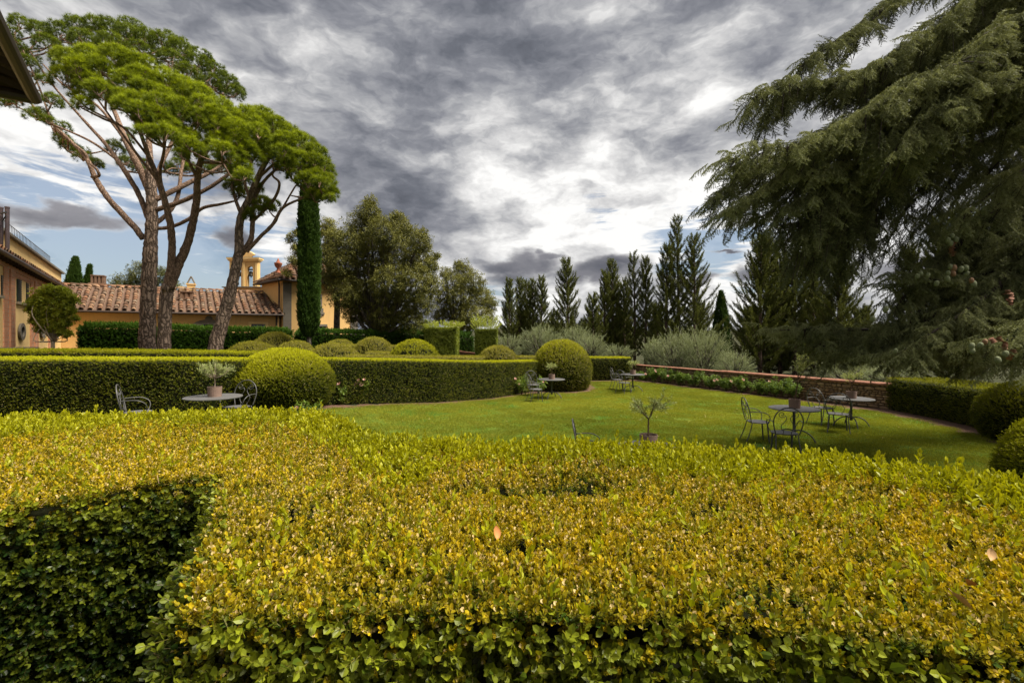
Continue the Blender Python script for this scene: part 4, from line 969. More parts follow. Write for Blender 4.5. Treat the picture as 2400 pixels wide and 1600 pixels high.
    mb.box(p + Vector((0, 0, .68)), (.68, .55, .07), ang).build('brick_chimney', M_CHIM, root)
    p = at(438, 697, 29.6); mb = MB(); mb.box(p + Vector((0, 0, .1)), (.5, .4, .4), ang); mb.box(p + Vector((0, 0, -.35)), (.85, .6, .4), ang).box(p + Vector((0, 0, -.12)), (.95, .7, .09), ang)
    for k in range(3): mb.box(p + wl * (-.26 + .26 * k) + Vector((0, 0, .12)), (.13, .5, .4), ang)
    mb.box(p + Vector((0, 0, .35)), (.72, .6, .07), ang).build('brick_chimney', M_CHIM, root)
    p = at(448, 682, 31.4); MB().box(p + Vector((0, 0, -.1)), (.42, .45, 1.0), ang).box(p + Vector((0, 0, .44)), (.52, .52, .08), ang).build('plastered_chimney', M_PLAST, root)
    t = MB()
    for sx in (-1, 1): t.tube([p + wl * sx * .22 + Vector((0, 0, .48)), p + Vector((0, 0, .98))], .05, 6)
    t.build('chimney_hood', M_STONE, root)
    p = at(433, 684, 31.6); MB().box(p, (.6, .4, .55), ang).box(p + Vector((0, 0, .3)), (.68, .48, .06), ang).build('low_chimney', M_PLAST, root)
M_ROOFD = simple('roof_underlay', (.12, .07, .045), .95, var=.3)
M_CHIM = simple('old_chimney_brick', (.15, .085, .05), .9, var=.35, scale=7, bump=.4)
low_wing()

def chapel():
    root = empty('chapel', (0, 0, 0)); tag(root, 'tall ochre building with grey corner stones and hipped tile roof behind the cypress', 'house')
    C0 = Vector((-14.95, 30.6, 0)); wl = Vector((.80, .60, 0)).normalized(); nf = Vector((wl.y, -wl.x, 0)); EZ = EYE + 3.78; Lw = 4.9
    C1 = C0 + wl * Lw; bk = Vector((-.78, .70, 0)).normalized(); C3 = C0 + bk * 3.5; C2 = C1 + bk * 3.5
    mb = MB(); mb.prism([(c.x, c.y) for c in (C0, C1, C2, C3)], 0, EZ); mb.build('wall', M_PLAST, root)
    ang = math.atan2(wl.y, wl.x)
    for base, s, nm in ((C0, .27, 0), (C1, -.27, 1)):
        for k in range(9): MB().box(base + wl * s + nf * .02 + Vector((0, 0, .3 + k * .66)), (.50, .06, .652), ang).build('quoin_stone', M_STONE, root)
    # hip roof
    o = .45; up = 1.75; zc = Vector((0, 0, EZ - .02)); th = Vector((0, 0, .1))
    e0 = C0 - wl * .35 + nf * o - bk * 0 + zc; e1 = C1 + wl * .3 + nf * o + zc; e2 = C2 + wl * .3 + bk * .4 + zc; e3 = C3 - wl * .35 + bk * .4 + zc
    m_ = (C0 + C1 + C2 + C3) / 4; r0 = m_ - bk * .3 - wl * .2 + Vector((0, 0, EZ + up)); r1 = m_ + bk * .6 + wl * .1 + Vector((0, 0, EZ + up))
    mb = MB(); mb.add([e0, e1, e2, e3, r0, r1, e0 - th, e1 - th, e2 - th, e3 - th], [(0, 1, 4), (1, 2, 5, 4), (2, 3, 5), (3, 0, 4, 5), (0, 6, 7, 1), (3, 9, 6, 0), (6, 9, 8, 7)]); mb.build('roof_deck', M_ROOFD, root)
    rl = r0 + (e0 - e1) * .02; u0 = .5
    # front slope tiles: triangle (eave e0-e1, apex r0) clipped out of a rectangle
    uap = ((r0 - e0).dot(wl)) / (e1 - e0).length; R0 = e0 + (r0 - (e0 + wl * uap * (e1 - e0).length)); R1 = e1 + (r0 - (e0 + wl * uap * (e1 - e0).length))
    lay_tiles(root, e0, e1, R0, R1, 15, 10, 140, tri=lambda u, t: u > uap * t - .02 and u < 1 - (1 - uap) * t + .02)
    ss = e3 - e0; sw = ss.normalized(); ua = (r0 - e0).dot(sw) / ss.length; base = e0 + sw * ua * ss.length
    lay_tiles(root, e3, e0, e3 + (r0 - base), e0 + (r0 - base), 14, 8, 60, tri=lambda u, t: (1 - u) > ua * t - .02 and u > .25 * t)
    MB().tube([e0 + nf * .05 - th * .8, e1 + nf * .05 - th * .8], .07, 8).build('gutter', M_GUT, root)
    MB().tube([e0 - wl * .05 - th * .8, e3 - wl * .05 - th * .8], .06, 8).build('gutter', M_GUT, root)
    q = C0 - wl * .12 + bk * .25
    MB().tube(bez([(e0.x, e0.y, EZ - .12), (q.x, q.y, EZ - .35), (q.x, q.y, EZ - .8), (q.x, q.y, 3.0), (q.x, q.y, .5)], 4), .055, 8).build('downpipe', M_GUT, root)
    # ornate stone window surround and small window on the front
    for px, zt, w, h in ((752, 1.9, .5, 1.5), (752, -1.1 + 1.0, .55, .5)): pass
    def onf(px):
        k = (px - 1200) / F; s = (k * C0.y - C0.x) / (wl.x - k * wl.y); return C0 + wl * s
    c = onf(742); zt = EYE + (790 - 715) / F * c.y
    mb = MB(); mb.box(c + nf * .03 + Vector((0, 0, zt)), (.7, .07, 1.5), ang).box(c + nf * .045 + Vector((0, 0, zt - .55)), (1.0, .09, .14), ang).box(c + nf * .04 + Vector((0, 0, zt - .35)), (.86, .07, .3), ang); mb.build('window_surround', M_STONE, root)
    MB().box(c + nf * .07 + Vector((0, 0, zt + .1)), (.44, .03, 1.05), ang).build('window_glass', M_GLASS, root)
    c = onf(750); zt = EYE + (790 - 762) / F * c.y
    MB().box(c + nf * .03 + Vector((0, 0, zt)), (.95, .07, .14), ang).build('lintel', M_STONE, root); MB().box(c + nf * .02 + Vector((0, 0, zt - .45)), (.7, .04, .74), ang).build('window_glass', M_GLASS, root)
    # terracotta finial on the roof corner
    px = W(652, 640, 31.0); u = MB().lathe([(.16, 0), (.17, .05), (.09, .1), (.08, .3), (.20, .44), (.24, .62), (.26, .66), (.10, .72), (.12, .78), (.05, .84), (.06, .9), (.01, .98)], 16)
    ob = u.build('finial_urn', M_TERRA, root, True); ob.location = (px[0], px[1], px[2])
    MB().box((px[0], px[1], px[2] - .08), (.45, .45, .16), ang).build('finial_base', M_CHIM, root)
chapel()

def bell_gable():
    Y = 34.5; k = Y / F; root = empty('bell_gable', W(572, 672, Y)); tag(root, 'ochre bell gable with two arches and curved pediment beside the leaning pine', 'bell tower')
    def P(px, py, y=0): return ((px - 572) * k, y, (672 - py) * k)
    T = .28
    def slab(poly, y0, y1, nm, m):
        n = len(poly); v = [(p[0], y0, p[1]) for p in poly] + [(p[0], y1, p[1]) for p in poly]
        mb = MB(); mb.add(v, [tuple(range(n)), tuple(range(2 * n - 1, n - 1, -1))] + [(i, n + i, n + (i + 1) % n, (i + 1) % n) for i in range(n)]); return mb.build(nm, m, root)
    def pp(L): return [((x - 572) * k, (672 - y) * k) for x, y in L]
    # piers and arches (right arch opening 580-593, left mirrored)
    slab(pp([(538.5, 672), (551, 672), (551, 630), (538.5, 630)]), 0, T, 'pier', M_PLAST); slab(pp([(565, 672), (579.5, 672), (579.5, 630), (565, 630)]), 0, T, 'pier', M_PLAST); slab(pp([(592.5, 672), (605, 672), (605, 630), (592.5, 630)]), 0, T, 'pier', M_PLAST)
    def archtop(x0, x1, yl, yt, X0, X1):
        c = (x0 + x1) / 2; r = (x1 - x0) / 2
        pts = [(X0, yl), (x0, yl)] + [(c - r * math.cos(math.pi * i / 10), yl - r * 1.0 * math.sin(math.pi * i / 10)) for i in range(1, 10)] + [(x1, yl), (X1, yl), (X1, yt), (X0, yt)]
        slab(pp(pts), 0, T, 'arch_head', M_PLAST)
    archtop(551, 565, 630, 614, 538.5, 572); archtop(579.5, 592.5, 630, 614, 572.05, 605)
    for x in (541.5, 575.5 - 3.4, 601.5): MB().box(((x - 572) * k, -.03, (672 - 643) * k), (.16, .06, 56 * k)).build('pilaster', M_PLAST2, root)
    mb = MB(); mb.box((0, T / 2, (672 - 612) * k), (69 * k, T + .16, .08)).box((0, T / 2, (672 - 609) * k), (73 * k, T + .28, .1)).box((0, T / 2, (672 - 606.3) * k), (76 * k, T + .4, .07)); mb.build('cornice', M_PLAST2, root)
    mb = MB(); mb.box((0, T / 2, (672 - 604.3) * k), (76 * k, T + .4, .05)); mb.build('cornice_cover', M_STONE, root)
    ped = [(551, 604), (557, 601), (559, 596), (562, 592.5), (568, 590.5), (574, 590), (581, 591), (587, 593.5), (594, 598), (589, 599), (588, 601.5), (593, 604)]
    slab(pp(ped), .08, T - .08, 'pediment', M_PLAST)
    mb = MB(); mb.tube([((x - 572) * k, T / 2, (672 - y) * k + .03) for x, y in [(557, 595), (562, 591.3), (568, 589.3), (574, 588.6), (581, 589.6), (588, 592.4), (595, 597.5)]], .055, 6); mb.build('pediment_moulding', M_PLAST2, root)
    for x0, x1, y in ((551, 565, 632), (579.5, 592.5, 632)):
        MB().tube([((x0 - 572) * k, T / 2, (672 - y) * k), ((x1 - 572) * k, T / 2, (672 - y) * k)], .03, 6).box((((x0 + x1) / 2 - 572) * k, T / 2, (672 - y + 1) * k), (.30, .09, .10)).build('bell_yoke', M_DARKM, root)
        b = MB().lathe([(.21, 0), (.205, .03), (.15, .12), (.12, .26), (.10, .33), (.05, .37)], 16).lathe([(.03, -.12), (.045, -.07), (.02, 0)], 8); o = b.build('church_bell', M_BELL, None, True)
        w = W((x0 + x1) / 2, y + 14.5, Y); o.location = (w[0], Y + T / 2, w[2]); tag(o, 'dark bronze bell hanging in the %s arch of the bell gable' % ('left' if x0 < 560 else 'right'), 'bell', 'bells of the gable')
        MB().tube([(((x0 + x1) / 2 - 572) * k, T / 2 - .02, (672 - y - 2) * k), (((x0 + x1) / 2 - 572) * k, T / 2 - .02, -.1)], .008, 5).build('bell_rope', M_DARKM, root)
    # base wall under the gable
    slab(pp([(525, 700), (625, 700), (625, 674), (525, 674)]), -.05, T + .2, 'base_wall', M_PLAST); MB().box(((575 - 572) * k, T / 2, -.03), (104 * k, T + .35, .07)).build('base_coping', M_STONE, root)
bell_gable()

def left_house():
    root = empty('brick_trimmed_house', (0, 0, 0)); tag(root, 'ochre house with red brick pilasters and dark shutters at the left edge', 'house')
    P0 = Vector((-15.3, 13.5, 0)); P1 = Vector((-24.9, 26.0, 0)); d = (P1 - P0).normalized(); nf = Vector((d.y, -d.x, 0)); nf = nf if nf.x > 0 else -nf; L = (P1 - P0).length; ang = math.atan2(d.y, d.x); EZ = EYE + 2.62
    def onf(px, off=0.0):
        Q = P0 + nf * off; k = (px - 1200) / F; s = (k * Q.y - Q.x) / (d.x - k * d.y); return Q + d * s
    MB().prism([(P0.x, P0.y), (P1.x, P1.y), (P1.x - nf.x * 6, P1.y - nf.y * 6), (P0.x - nf.x * 6, P0.y - nf.y * 6)], 0, EZ - .02).build('wall', M_PLAST2, root)
    def zat(py, c): return EYE + (790 - py) / F * c.y
    # pilasters
    for a, b in ((6.5, 18), (19.5, 31), (70, 77), (78.5, 86.5), (112, 120)):
        c0 = onf(a); c1 = onf(b); c = (c0 + c1) / 2; w = (c1 - c0).length
        MB().box((c.x - nf.x * .05, c.y - nf.y * .05, (EZ - .35) / 2 + .1), (w, .17 if a in (6.5, 70) else .22, EZ - .35), ang).build('brick_pilaster', M_BRICK, root)
    mb = MB(); c = (P0 + P1) / 2; mb.box((c.x - nf.x * .05, c.y - nf.y * .05, EZ - .20), (L, .19, .17), ang); mb.build('brick_frieze', M_BRICK, root)
    MB().box((c.x - nf.x * .05, c.y - nf.y * .05, .5), (L, .24, 1.1), ang).build('brick_base', M_BRICK, root)
    # panel heads (brick lintel bands) above each bay
    for a, b in ((31, 70), (86.5, 112)):
        c0 = onf(a); c1 = onf(b); c = (c0 + c1) / 2; MB().box((c.x - nf.x * .05, c.y - nf.y * .05, EZ - .38), ((c1 - c0).length, .15, .14), ang).build('brick_lintel', M_BRICK, root)
    # roof edge with soffit, gutter and tiles
    ov = .25; e0 = P0 - d * 1.0 + nf * ov; e1 = P1 + d * .2 + nf * ov
    mb = MB(); i0 = P0 - d * 1.0; i1 = P1 + d * .2; zz = Vector((0, 0, 1))
    mb.add([e0 + zz * EZ, e1 + zz * EZ, i1 - nf * 5 + zz * (EZ + 1.5), i0 - nf * 5 + zz * (EZ + 1.5), e0 + zz * (EZ - .08), e1 + zz * (EZ - .08), i1 + zz * (EZ - .0), i0 + zz * (EZ - .0)], [(0, 1, 2, 3), (4, 7, 6, 5), (0, 4, 5, 1)]); mb.build('roof_deck', M_ROOFD, root)
    MB().tube([e0 + zz * (EZ - .02) + nf * .05, e1 + zz * (EZ - .02) + nf * .05], .075, 8).build('gutter', M_GUT, root)
    up = (i0 - nf * 5 + zz * (EZ + 1.5)) - (e0 + zz * EZ); fr = .13
    lay_tiles(root, e0 + zz * EZ, e1 + zz * EZ, e0 + zz * EZ + up * fr, e1 + zz * EZ + up * fr, 46, 2, 92)
    for i in range(34):
        c = e0.lerp(e1, (i + .5) / 34) - nf * .24; MB().box((c.x, c.y, EZ - .10), (.09, .5, .09), ang).build('rafter_end', M_WOOD, root)
    # shuttered window
    def win(px0, px1, py0, py1):
        c0 = onf(px0); c1 = onf(px1); c = (c0 + c1) / 2; z1 = zat(py0, c); z0 = zat(py1, c); w = (c1 - c0).length
        MB().box((c.x + nf.x * .02, c.y + nf.y * .02, (z0 + z1) / 2), (w * .40, .05, z1 - z0), ang).build('window', M_PLAST2, root)
        MB().box((c.x + nf.x * .03, c.y + nf.y * .03, z0 - .06), (w * 1.05, .12, .09), ang).build('window_sill', M_STONEL, root)
        for s in (-1, 1):
            q = c + d * s * w * .34 + nf * .02; sh = MB().box((q.x, q.y, (z0 + z1) / 2), (w * .30, .05, z1 - z0), ang).build('shutter', M_SHUT, root)
            for k in range(12): zz_ = z0 + (z1 - z0) * (k + .5) / 12; MB().box((q.x + nf.x * .035, q.y + nf.y * .035, zz_), (w * .24, .03, .035), ang).build('louvre', M_SHUT, sh)
    win(38, 64, 659, 709); win(-14, 1.5, 642, 690)
    # oval windows
    for px, py, w, h in ((47.5, 777, 14, 40), (97, 775.5, 11, 33), (131, 781, 8, 26)):
        c = onf(px); z = zat(py, c); a_ = (onf(px + w / 2) - onf(px - w / 2)).length / 2; b_ = h / 2 / F * c.y; ring = MB(); v = []; n = 20
        for i in range(n):
            t = 2 * math.pi * i / n
            for s, dp in ((1.0, .02), (1.0, .08), (.55, .08), (.55, .02)): v.append(c + d * a_ * s * math.cos(t) + nf * dp + zz * (z + b_ * (s if s == 1 else .62) * math.sin(t)))
        ring.add(v, [(4 * i + j, 4 * i + j + 1, 4 * ((i + 1) % n) + j + 1, 4 * ((i + 1) % n) + j) for i in range(n) for j in range(3)]); fr_ = ring.build('oval_window', M_STONE, root)
        g = MB(); g.add([c + d * a_ * .56 * math.cos(2 * math.pi * i / n) + nf * .03 + zz * (z + b_ * .63 * math.sin(2 * math.pi * i / n)) for i in range(n)], [tuple(range(n))]); g.build('pane', M_GLASS, fr_)
    # upper terrace wall with iron railing
    TZ = EYE + 3.98; o = -.6; q0 = P0 - d * 1 + nf * o; q1 = P1 + nf * o + d * 5.0
    mb = MB(); mb.prism([(q0.x, q0.y), (q1.x, q1.y), (q1.x - nf.x * 4, q1.y - nf.y * 4), (q0.x - nf.x * 4, q0.y - nf.y * 4)], 3, TZ); mb.build('terrace_wall', M_PLAST2, root)
    c = (q0 + q1) / 2; MB().box((c.x + nf.x * .03, c.y + nf.y * .03, TZ + .045), ((q1 - q0).length + .1, .25, .10), ang).build('terrace_coping', M_STONE, root)
    r0 = q0 - nf * .1; r1 = onf(117, o - .1); rl = empty('railing', (0, 0, 0)); rl.parent = root; Lr = (r1 - r0).length
    for z in (TZ + .12, TZ + .62): MB().tube([r0 + zz * z, r1 + zz * z], .014, 6).build('rail', M_DARKM, rl)
    nb = int(Lr / .30); bm = MB().tube([(0, 0, 0), (0, 0, .52)], .010, 5).mesh('baluster', M_DARKM)
    for i in range(nb + 1):
        p = r0.lerp(r1, i / nb); b = link_mesh('baluster', bm, rl); b.location = (p.x, p.y, TZ + .1)
    # flue pipes
    for px, py0, py1, r in ((3, 487, 545, .055), (17, 486, 548, .065)):
        Y = 17.0; a = W(px, py0, Y); MB().tube([(a[0], Y, a[2] - 1.6), a], r, 12).lathe([(r * 1.15, 0), (r * 1.15, .05)], 12, (a[0], Y, a[2] - .03)).build('flue_pipe', M_FLUE, root)
    MB().tube([W(2, 500, 16.9), W(14, 498, 16.9)], .03, 6).tube([W(4, 520, 16.9), W(14, 505, 16.9)], .02, 6).build('flue_bracket', M_DARKM, root)
M_FLUE = simple('weathered_flue', (.10, .075, .08), .5, metal=.3, var=.2)
left_house()

def near_eave():
    Z = EYE + 4.04; root = empty('overhanging_eave', (-8.2, 8.0, Z)); tag(root, 'dark timber roof eave corner jutting in at the upper left', 'roof')
    c = Vector((0, 0, 0)); d1 = Vector((1.4, -1.8, 0)).normalized(); d2 = Vector((-.84, -.54, 0)).normalized(); inn = (d1 + d2).normalized()
    a = c + d1 * 6; b = c + d2 * 6; up = Vector((0, 0, 1))
    mid = (d1 + d2) * 4 + up * 1.2
    mb = MB(); mb.add([c + up * .10, a + up * .10, a + d2 * 3 + up * 1.4, mid + up * .1, b + d1 * 3 + up * 1.4, b + up * .10], [(0, 1, 2, 3), (0, 3, 4, 5)]); mb.build('roof_boards', M_WOOD, root)
    MB().tube([c + d2 * -.05 + up * .03, a + up * .03], .09, 10).build('gutter', M_GUT, root); MB().tube([c + up * .03, b + up * .03], .09, 10).build('gutter', M_GUT, root)
    for i in range(12):
        p = c + d1 * (.35 + .45 * i); q = p + d2 * 2.6; MB().tube([p + up * .02, q + up * .95], .06, 4).build('rafter', M_WOOD, root)
    for i in range(3):
        s = .9 + i * .9; MB().tube([c + d1 * s * 0 + d2 * s + up * .33 * s, c + d1 * 5 + d2 * s + up * .33 * s], .05, 4).build('purlin', M_WOOD, root)
near_eave()
# ------------------------------------------------------------------ trees
def limb_mesh(mb, pts, n=9, sub=5, rough=.0, seed=0):
    """pts: (x, y, z, r)"""
    c = bez(pts, sub); rr = np.random.default_rng(seed)
    P = [tuple(p[:3] + (rr.normal(size=3) * p[3] * rough)) for p in c]; R = [max(.004, p[3] * (1 + rr.normal() * rough * .8)) for p in c]
    mb.tube(P, R, n); return [np.array([*a, b]) for a, b in zip(P, R)]

def pine(label, base_px, Y0, trunk, limbs, clumps, src, tint, depth_fn, rootY, density=1.0, extra=None):
    """trunk/limbs: lists of (px, py, r_px, dY) ; clumps: (px, py, r_px, Y)"""
    def Q(t): y = Y0 + (t[3] if len(t) > 3 else 0); p = W(t[0], t[1], y); return (*p, t[2] * .73 * y / F)
    bx, by, bz = W(base_px, 860, Y0); g = float(ground(bx, Y0)); root = empty('stone_pine', (bx, Y0, g)); tag(root, label, 'tree', 'umbrella pines'); off = np.array([-bx, -Y0, -g])
    def loc(p): return (p[0] + off[0], p[1] + off[1], p[2] + off[2], p[3])
    nodes = []
    tp = [Q(t) for t in trunk]; tp = [(tp[0][0], tp[0][1], g - .1, tp[0][3] * 1.15)] + tp
    mb = MB(); nodes += limb_mesh(mb, [loc(p) for p in tp], 20, 9, .035, 3); mb.build('trunk', M_PBARK, root, True)
    for i, l in enumerate(limbs):
        mb = MB(); nd = limb_mesh(mb, [loc(Q(t)) for t in l], 10, 7, .04, i); mb.build('limb', M_PLIMB, root, True); nodes += nd[len(nd) // 4:]
    NB = np.array(nodes)
    tw = MB(); P = []; D = []; S = []; Tn = []
    for ci, (px, py, r, Y) in enumerate(clumps):
        r = r * RNG.uniform(.72, 1.12)
        c = np.array(W(px, py, Y)) + off; R = r * Y / F
        # connecting twig from the closest lower wood
        dd = np.linalg.norm(NB[:, :3] - c, axis=1) + 1.2 * np.clip(NB[:, 2] - c[2] + R * .6, 0, 9); j = int(np.argmin(dd)); s = NB[j]
        if dd[j] < 5.5:
            m_ = (s[:3] + c) / 2 + [0, 0, -.12 * dd[j]] + RNG.normal(size=3) * .06; limb_mesh(tw, [(*s[:3], min(s[3] * .7, .05)), (*m_, .034), (*(c - [0, 0, R * .35]), .02)], 5, 4, .05, ci)
            if ci % 2 == 0: NB = np.vstack([NB, [*m_, .03]])
        for k in range(4):
            d = rd(); d[2] = abs(d[2]); limb_mesh(tw, [(*(c - [0, 0, R * .4]), .018), (*(c + d * R * .35 - [0, 0, R * .1]), .012), (*(c + d * R * .85), .006)], 4, 2, .05, k)
        n = int(density * 95 * (R / .45) ** 2) + 12
        u = rd_n(n * 2); u = u[u[:, 2] > -.45][:n]; rad = RNG.uniform(.55, 1.0, len(u)) ** .5
        p = c + u * rad[:, None] * R * [1, 1, .98] * (1 + .14 * fnoise(u[:, 0] * 3 + ci, u[:, 2] * 3 + u[:, 1] * 2, 1., ci))[:, None]
        P.append(p); D.append(u * [1, 1, .8] + [0, 0, .65] + RNG.normal(0, .2, u.shape)); S.append(RNG.uniform(.7, 1.1, len(u))); Tn.append(tint[0] + (tint[1] - tint[0]) * sstep(-.05, 1.0, u[:, 2] + .25 * RNG.normal(size=len(u)) * .6) * rad ** 2 + RNG.normal(0, .08, len(u)) + RNG.normal() * .06)  # tint paints shading into each clump: light top, dark underside and inside
    tag(tw.build('twigs', M_PLIMB, root), kind='stuff')
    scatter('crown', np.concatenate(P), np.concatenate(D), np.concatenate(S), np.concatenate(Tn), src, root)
    return root
def rd_n(n): return unit(RNG.normal(size=(n, 3)))
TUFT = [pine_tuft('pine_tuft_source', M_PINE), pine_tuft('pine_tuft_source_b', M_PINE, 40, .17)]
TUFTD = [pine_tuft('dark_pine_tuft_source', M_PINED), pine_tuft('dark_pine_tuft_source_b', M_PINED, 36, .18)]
def thicken(cl, dY, dpx=8, n=1, sc=.95, rise=0):
    out = list(cl)
    for k in range(1, n + 1):
        for (x, y, r, Y) in cl: out.append((x + RNG.normal() * dpx, y + RNG.normal() * dpx - rise, r * sc, Y + dY * k + RNG.normal() * .25))
    return out
# bright twin-stemmed pine
cB = [(165, 150, 34, 15.0), (150, 190, 28, 15.0), (205, 140, 34, 15.2), (240, 165, 36, 14.9), (212, 200, 34, 14.6), (280, 150, 38, 15.3), (325, 165, 38, 15.5), (300, 205, 36, 14.7), (350, 195, 36, 15.2), (395, 195, 36, 15.6),
      (378, 235, 38, 14.9), (430, 218, 36, 15.7), (470, 235, 36, 15.9), (420, 262, 38, 14.9), (325, 250, 34, 14.3), (355, 282, 36, 14.3), (385, 305, 36, 14.4), (410, 330, 28, 14.5), (290, 238, 26, 14.4), (465, 285, 38, 15.1), (518, 265, 36, 15.8), (508, 305, 38, 15.1),
      (545, 295, 34, 15.9), (575, 275, 28, 16.3), (600, 300, 30, 16.4), (560, 335, 34, 15.4), (592, 335, 30, 16.2), (540, 372, 30, 15.2), (515, 340, 30, 15.1), (590, 372, 26, 16.0), (450, 330, 26, 14.9), (465, 363, 20, 14.8), (565, 400, 22, 15.4), (425, 365, 15, 14.6), (185, 232, 22, 14.7), (250, 222, 22, 14.5), (345, 300, 22, 14.2)]
pine('umbrella pine with two stems and a bright yellow green crown in front', 384, 16.9,
     [(384, 860, 21, 0), (385, 800, 19, 0), (387, 740, 18, 0), (390, 690, 18, 0), (394, 668, 17, 0)],
     [[(393, 672, 14, 0), (400, 630, 11.5, -.1), (403, 580, 10.5, -.2), (400, 530, 10, -.4), (388, 478, 9.5, -.6), (372, 425, 8.5, -.8), (350, 370, 7, -1.1), (325, 300, 5.5, -1.5), (300, 240, 4, -1.8), (260, 190, 3, -1.9)],
      [(396, 676, 15, 0), (418, 620, 14, .1), (438, 575, 12, .1), (450, 530, 11.5, 0), (460, 475, 10.5, -.2), (463, 420, 9.5, -.4), (472, 370, 8, -.7), (500, 320, 6, -1.0), (540, 300, 4, -1.2)],
      [(388, 478, 6, -.6), (375, 410, 5, -.9), (385, 350, 4, -1.4), (390, 290, 3, -1.8)], [(372, 425, 5, -.8), (320, 360, 4, -1.4), (270, 290, 3, -1.9), (220, 220, 2.5, -2.0)],
      [(463, 420, 5, -.4), (440, 370, 4, -1), (425, 310, 3, -1.6)], [(470, 380, 5, -.6), (530, 380, 4, -.9), (575, 350, 3, -.9)], [(350, 370, 4, -1.1), (290, 300, 3.5, -1.6), (200, 250, 2.6, -1.9), (160, 200, 2, -1.9)]],
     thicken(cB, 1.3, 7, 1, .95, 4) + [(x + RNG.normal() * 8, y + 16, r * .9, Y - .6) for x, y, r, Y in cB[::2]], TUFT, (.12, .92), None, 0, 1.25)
# tall pine behind, darker crown
cA = [(20, 85, 24, 19.0), (48, 62, 22, 19.2), (35, 115, 24, 19), (92, 75, 28, 19.3), (140, 78, 27, 19.5), (112, 112, 28, 19), (182, 66, 30, 20), (222, 60, 28, 20.2), (200, 100, 34, 19.6), (262, 76, 30, 20.4), (300, 85, 30, 20.5), (340, 95, 30, 20.7), (262, 112, 32, 19.8),
      (382, 106, 30, 20.8), (420, 124, 30, 21), (462, 150, 30, 21), (500, 168, 28, 21.2), (530, 200, 26, 21.4), (548, 222, 20, 21.4), (402, 150, 34, 20.4), (442, 182, 30, 20.5), (492, 200, 28, 20.8), (330, 122, 30, 20.2), (60, 150, 22, 18.5), (36, 190, 20, 18.4), (50, 235, 20, 18), (12, 240, 20, 18), (85, 275, 20, 18), (100, 190, 18, 18.5),
      (120, 240, 22, 18.2), (150, 300, 16, 18.5), (160, 345, 20, 18.6), (195, 372, 20, 18.8), (225, 385, 16, 18.8), (145, 330, 14, 18.6), (270, 355, 18, 19), (298, 380, 16, 19), (328, 402, 14, 19), (400, 405, 18, 20.5), (420, 390, 18, 20.5), (445, 400, 16, 20.5), (520, 395, 20, 20), (480, 400, 16, 20), (300, 330, 14, 19.2), (25, 215, 16, 18.2), (110, 285, 14, 18)]
pine('tallest umbrella pine with thick furrowed trunk and a darker wide crown behind', 345, 18.3,
     [(345, 860, 27, 0), (345, 800, 23.5, 0), (347, 730, 22, 0), (349, 660, 21, 0), (352, 590, 20, 0), (355, 540, 17.5, 0), (356, 490, 16, 0), (355, 445, 15, 0), (352, 400, 12, .1), (350, 360, 9, .2)],
     [[(336, 560, 9, 0), (318, 535, 9.5, -.1), (285, 500, 9, -.2), (250, 460, 8.5, -.3), (222, 415, 8, -.3), (205, 375, 6.5, -.3), (165, 330, 4.5, -.2), (110, 280, 3.5, -.1), (60, 230, 2.5, 0)],
      [(346, 510, 8, 0), (330, 465, 8, .1), (305, 420, 7.5, .2), (275, 375, 7, .3), (245, 335, 5.5, .4), (190, 275, 4, .4), (120, 195, 3, .5), (70, 120, 2, .6)],
      [(352, 450, 12, 0), (325, 390, 10.5, 0), (295, 330, 9, .2), (272, 270, 6.5, .8), (240, 190, 4.5, 1.2), (215, 110, 3, 1.6)], [(354, 450, 10, .1), (352, 380, 9, .2), (348, 310, 7, .6), (345, 230, 5, 1.2), (340, 140, 3, 1.8)],
      [(362, 470, 8, 0), (400, 450, 8, .3), (450, 425, 7, .8), (500, 400, 5, 1.2), (540, 370, 3.5, 1.6)], [(366, 492, 7.5, .0), (430, 470, 7, .2), (490, 440, 6, .4), (540, 405, 5, .7), (565, 380, 3, .9)],
      [(366, 536, 6, .1), (400, 532, 5.5, .2), (440, 515, 5.5, .2), (475, 488, 5, .3), (520, 478, 4, .3), (555, 470, 2.5, .3)], [(364, 525, 7, .1), (398, 495, 6.5, .4), (418, 455, 6, .6), (425, 400, 5, .9), (440, 330, 4, 1.3), (470, 240, 3, 1.8)],
      [(205, 375, 5, -.3), (195, 355, 4, -.3), (130, 300, 3, 0), (90, 200, 2.5, .4), (50, 110, 2, .7)], [(215, 415, 4, -.3), (232, 412, 4.5, -.6), (226, 396, 4, -.7), (212, 385, 3, -.6)], [(295, 330, 5, .2), (230, 250, 4, .2), (150, 200, 3, .3), (100, 150, 2, .5)],
      [(275, 375, 4, .3), (210, 330, 3.5, .1), (120, 290, 2.5, -.2), (40, 250, 2, -.3)], [(355, 445, 7, 0), (380, 380, 6, .6), (420, 300, 5, 1.2), (460, 200, 3, 2)]],
     thicken(cA, 1.5, 6, 1, .95, 3), TUFTD, (.15, .80), None, 0, .85)
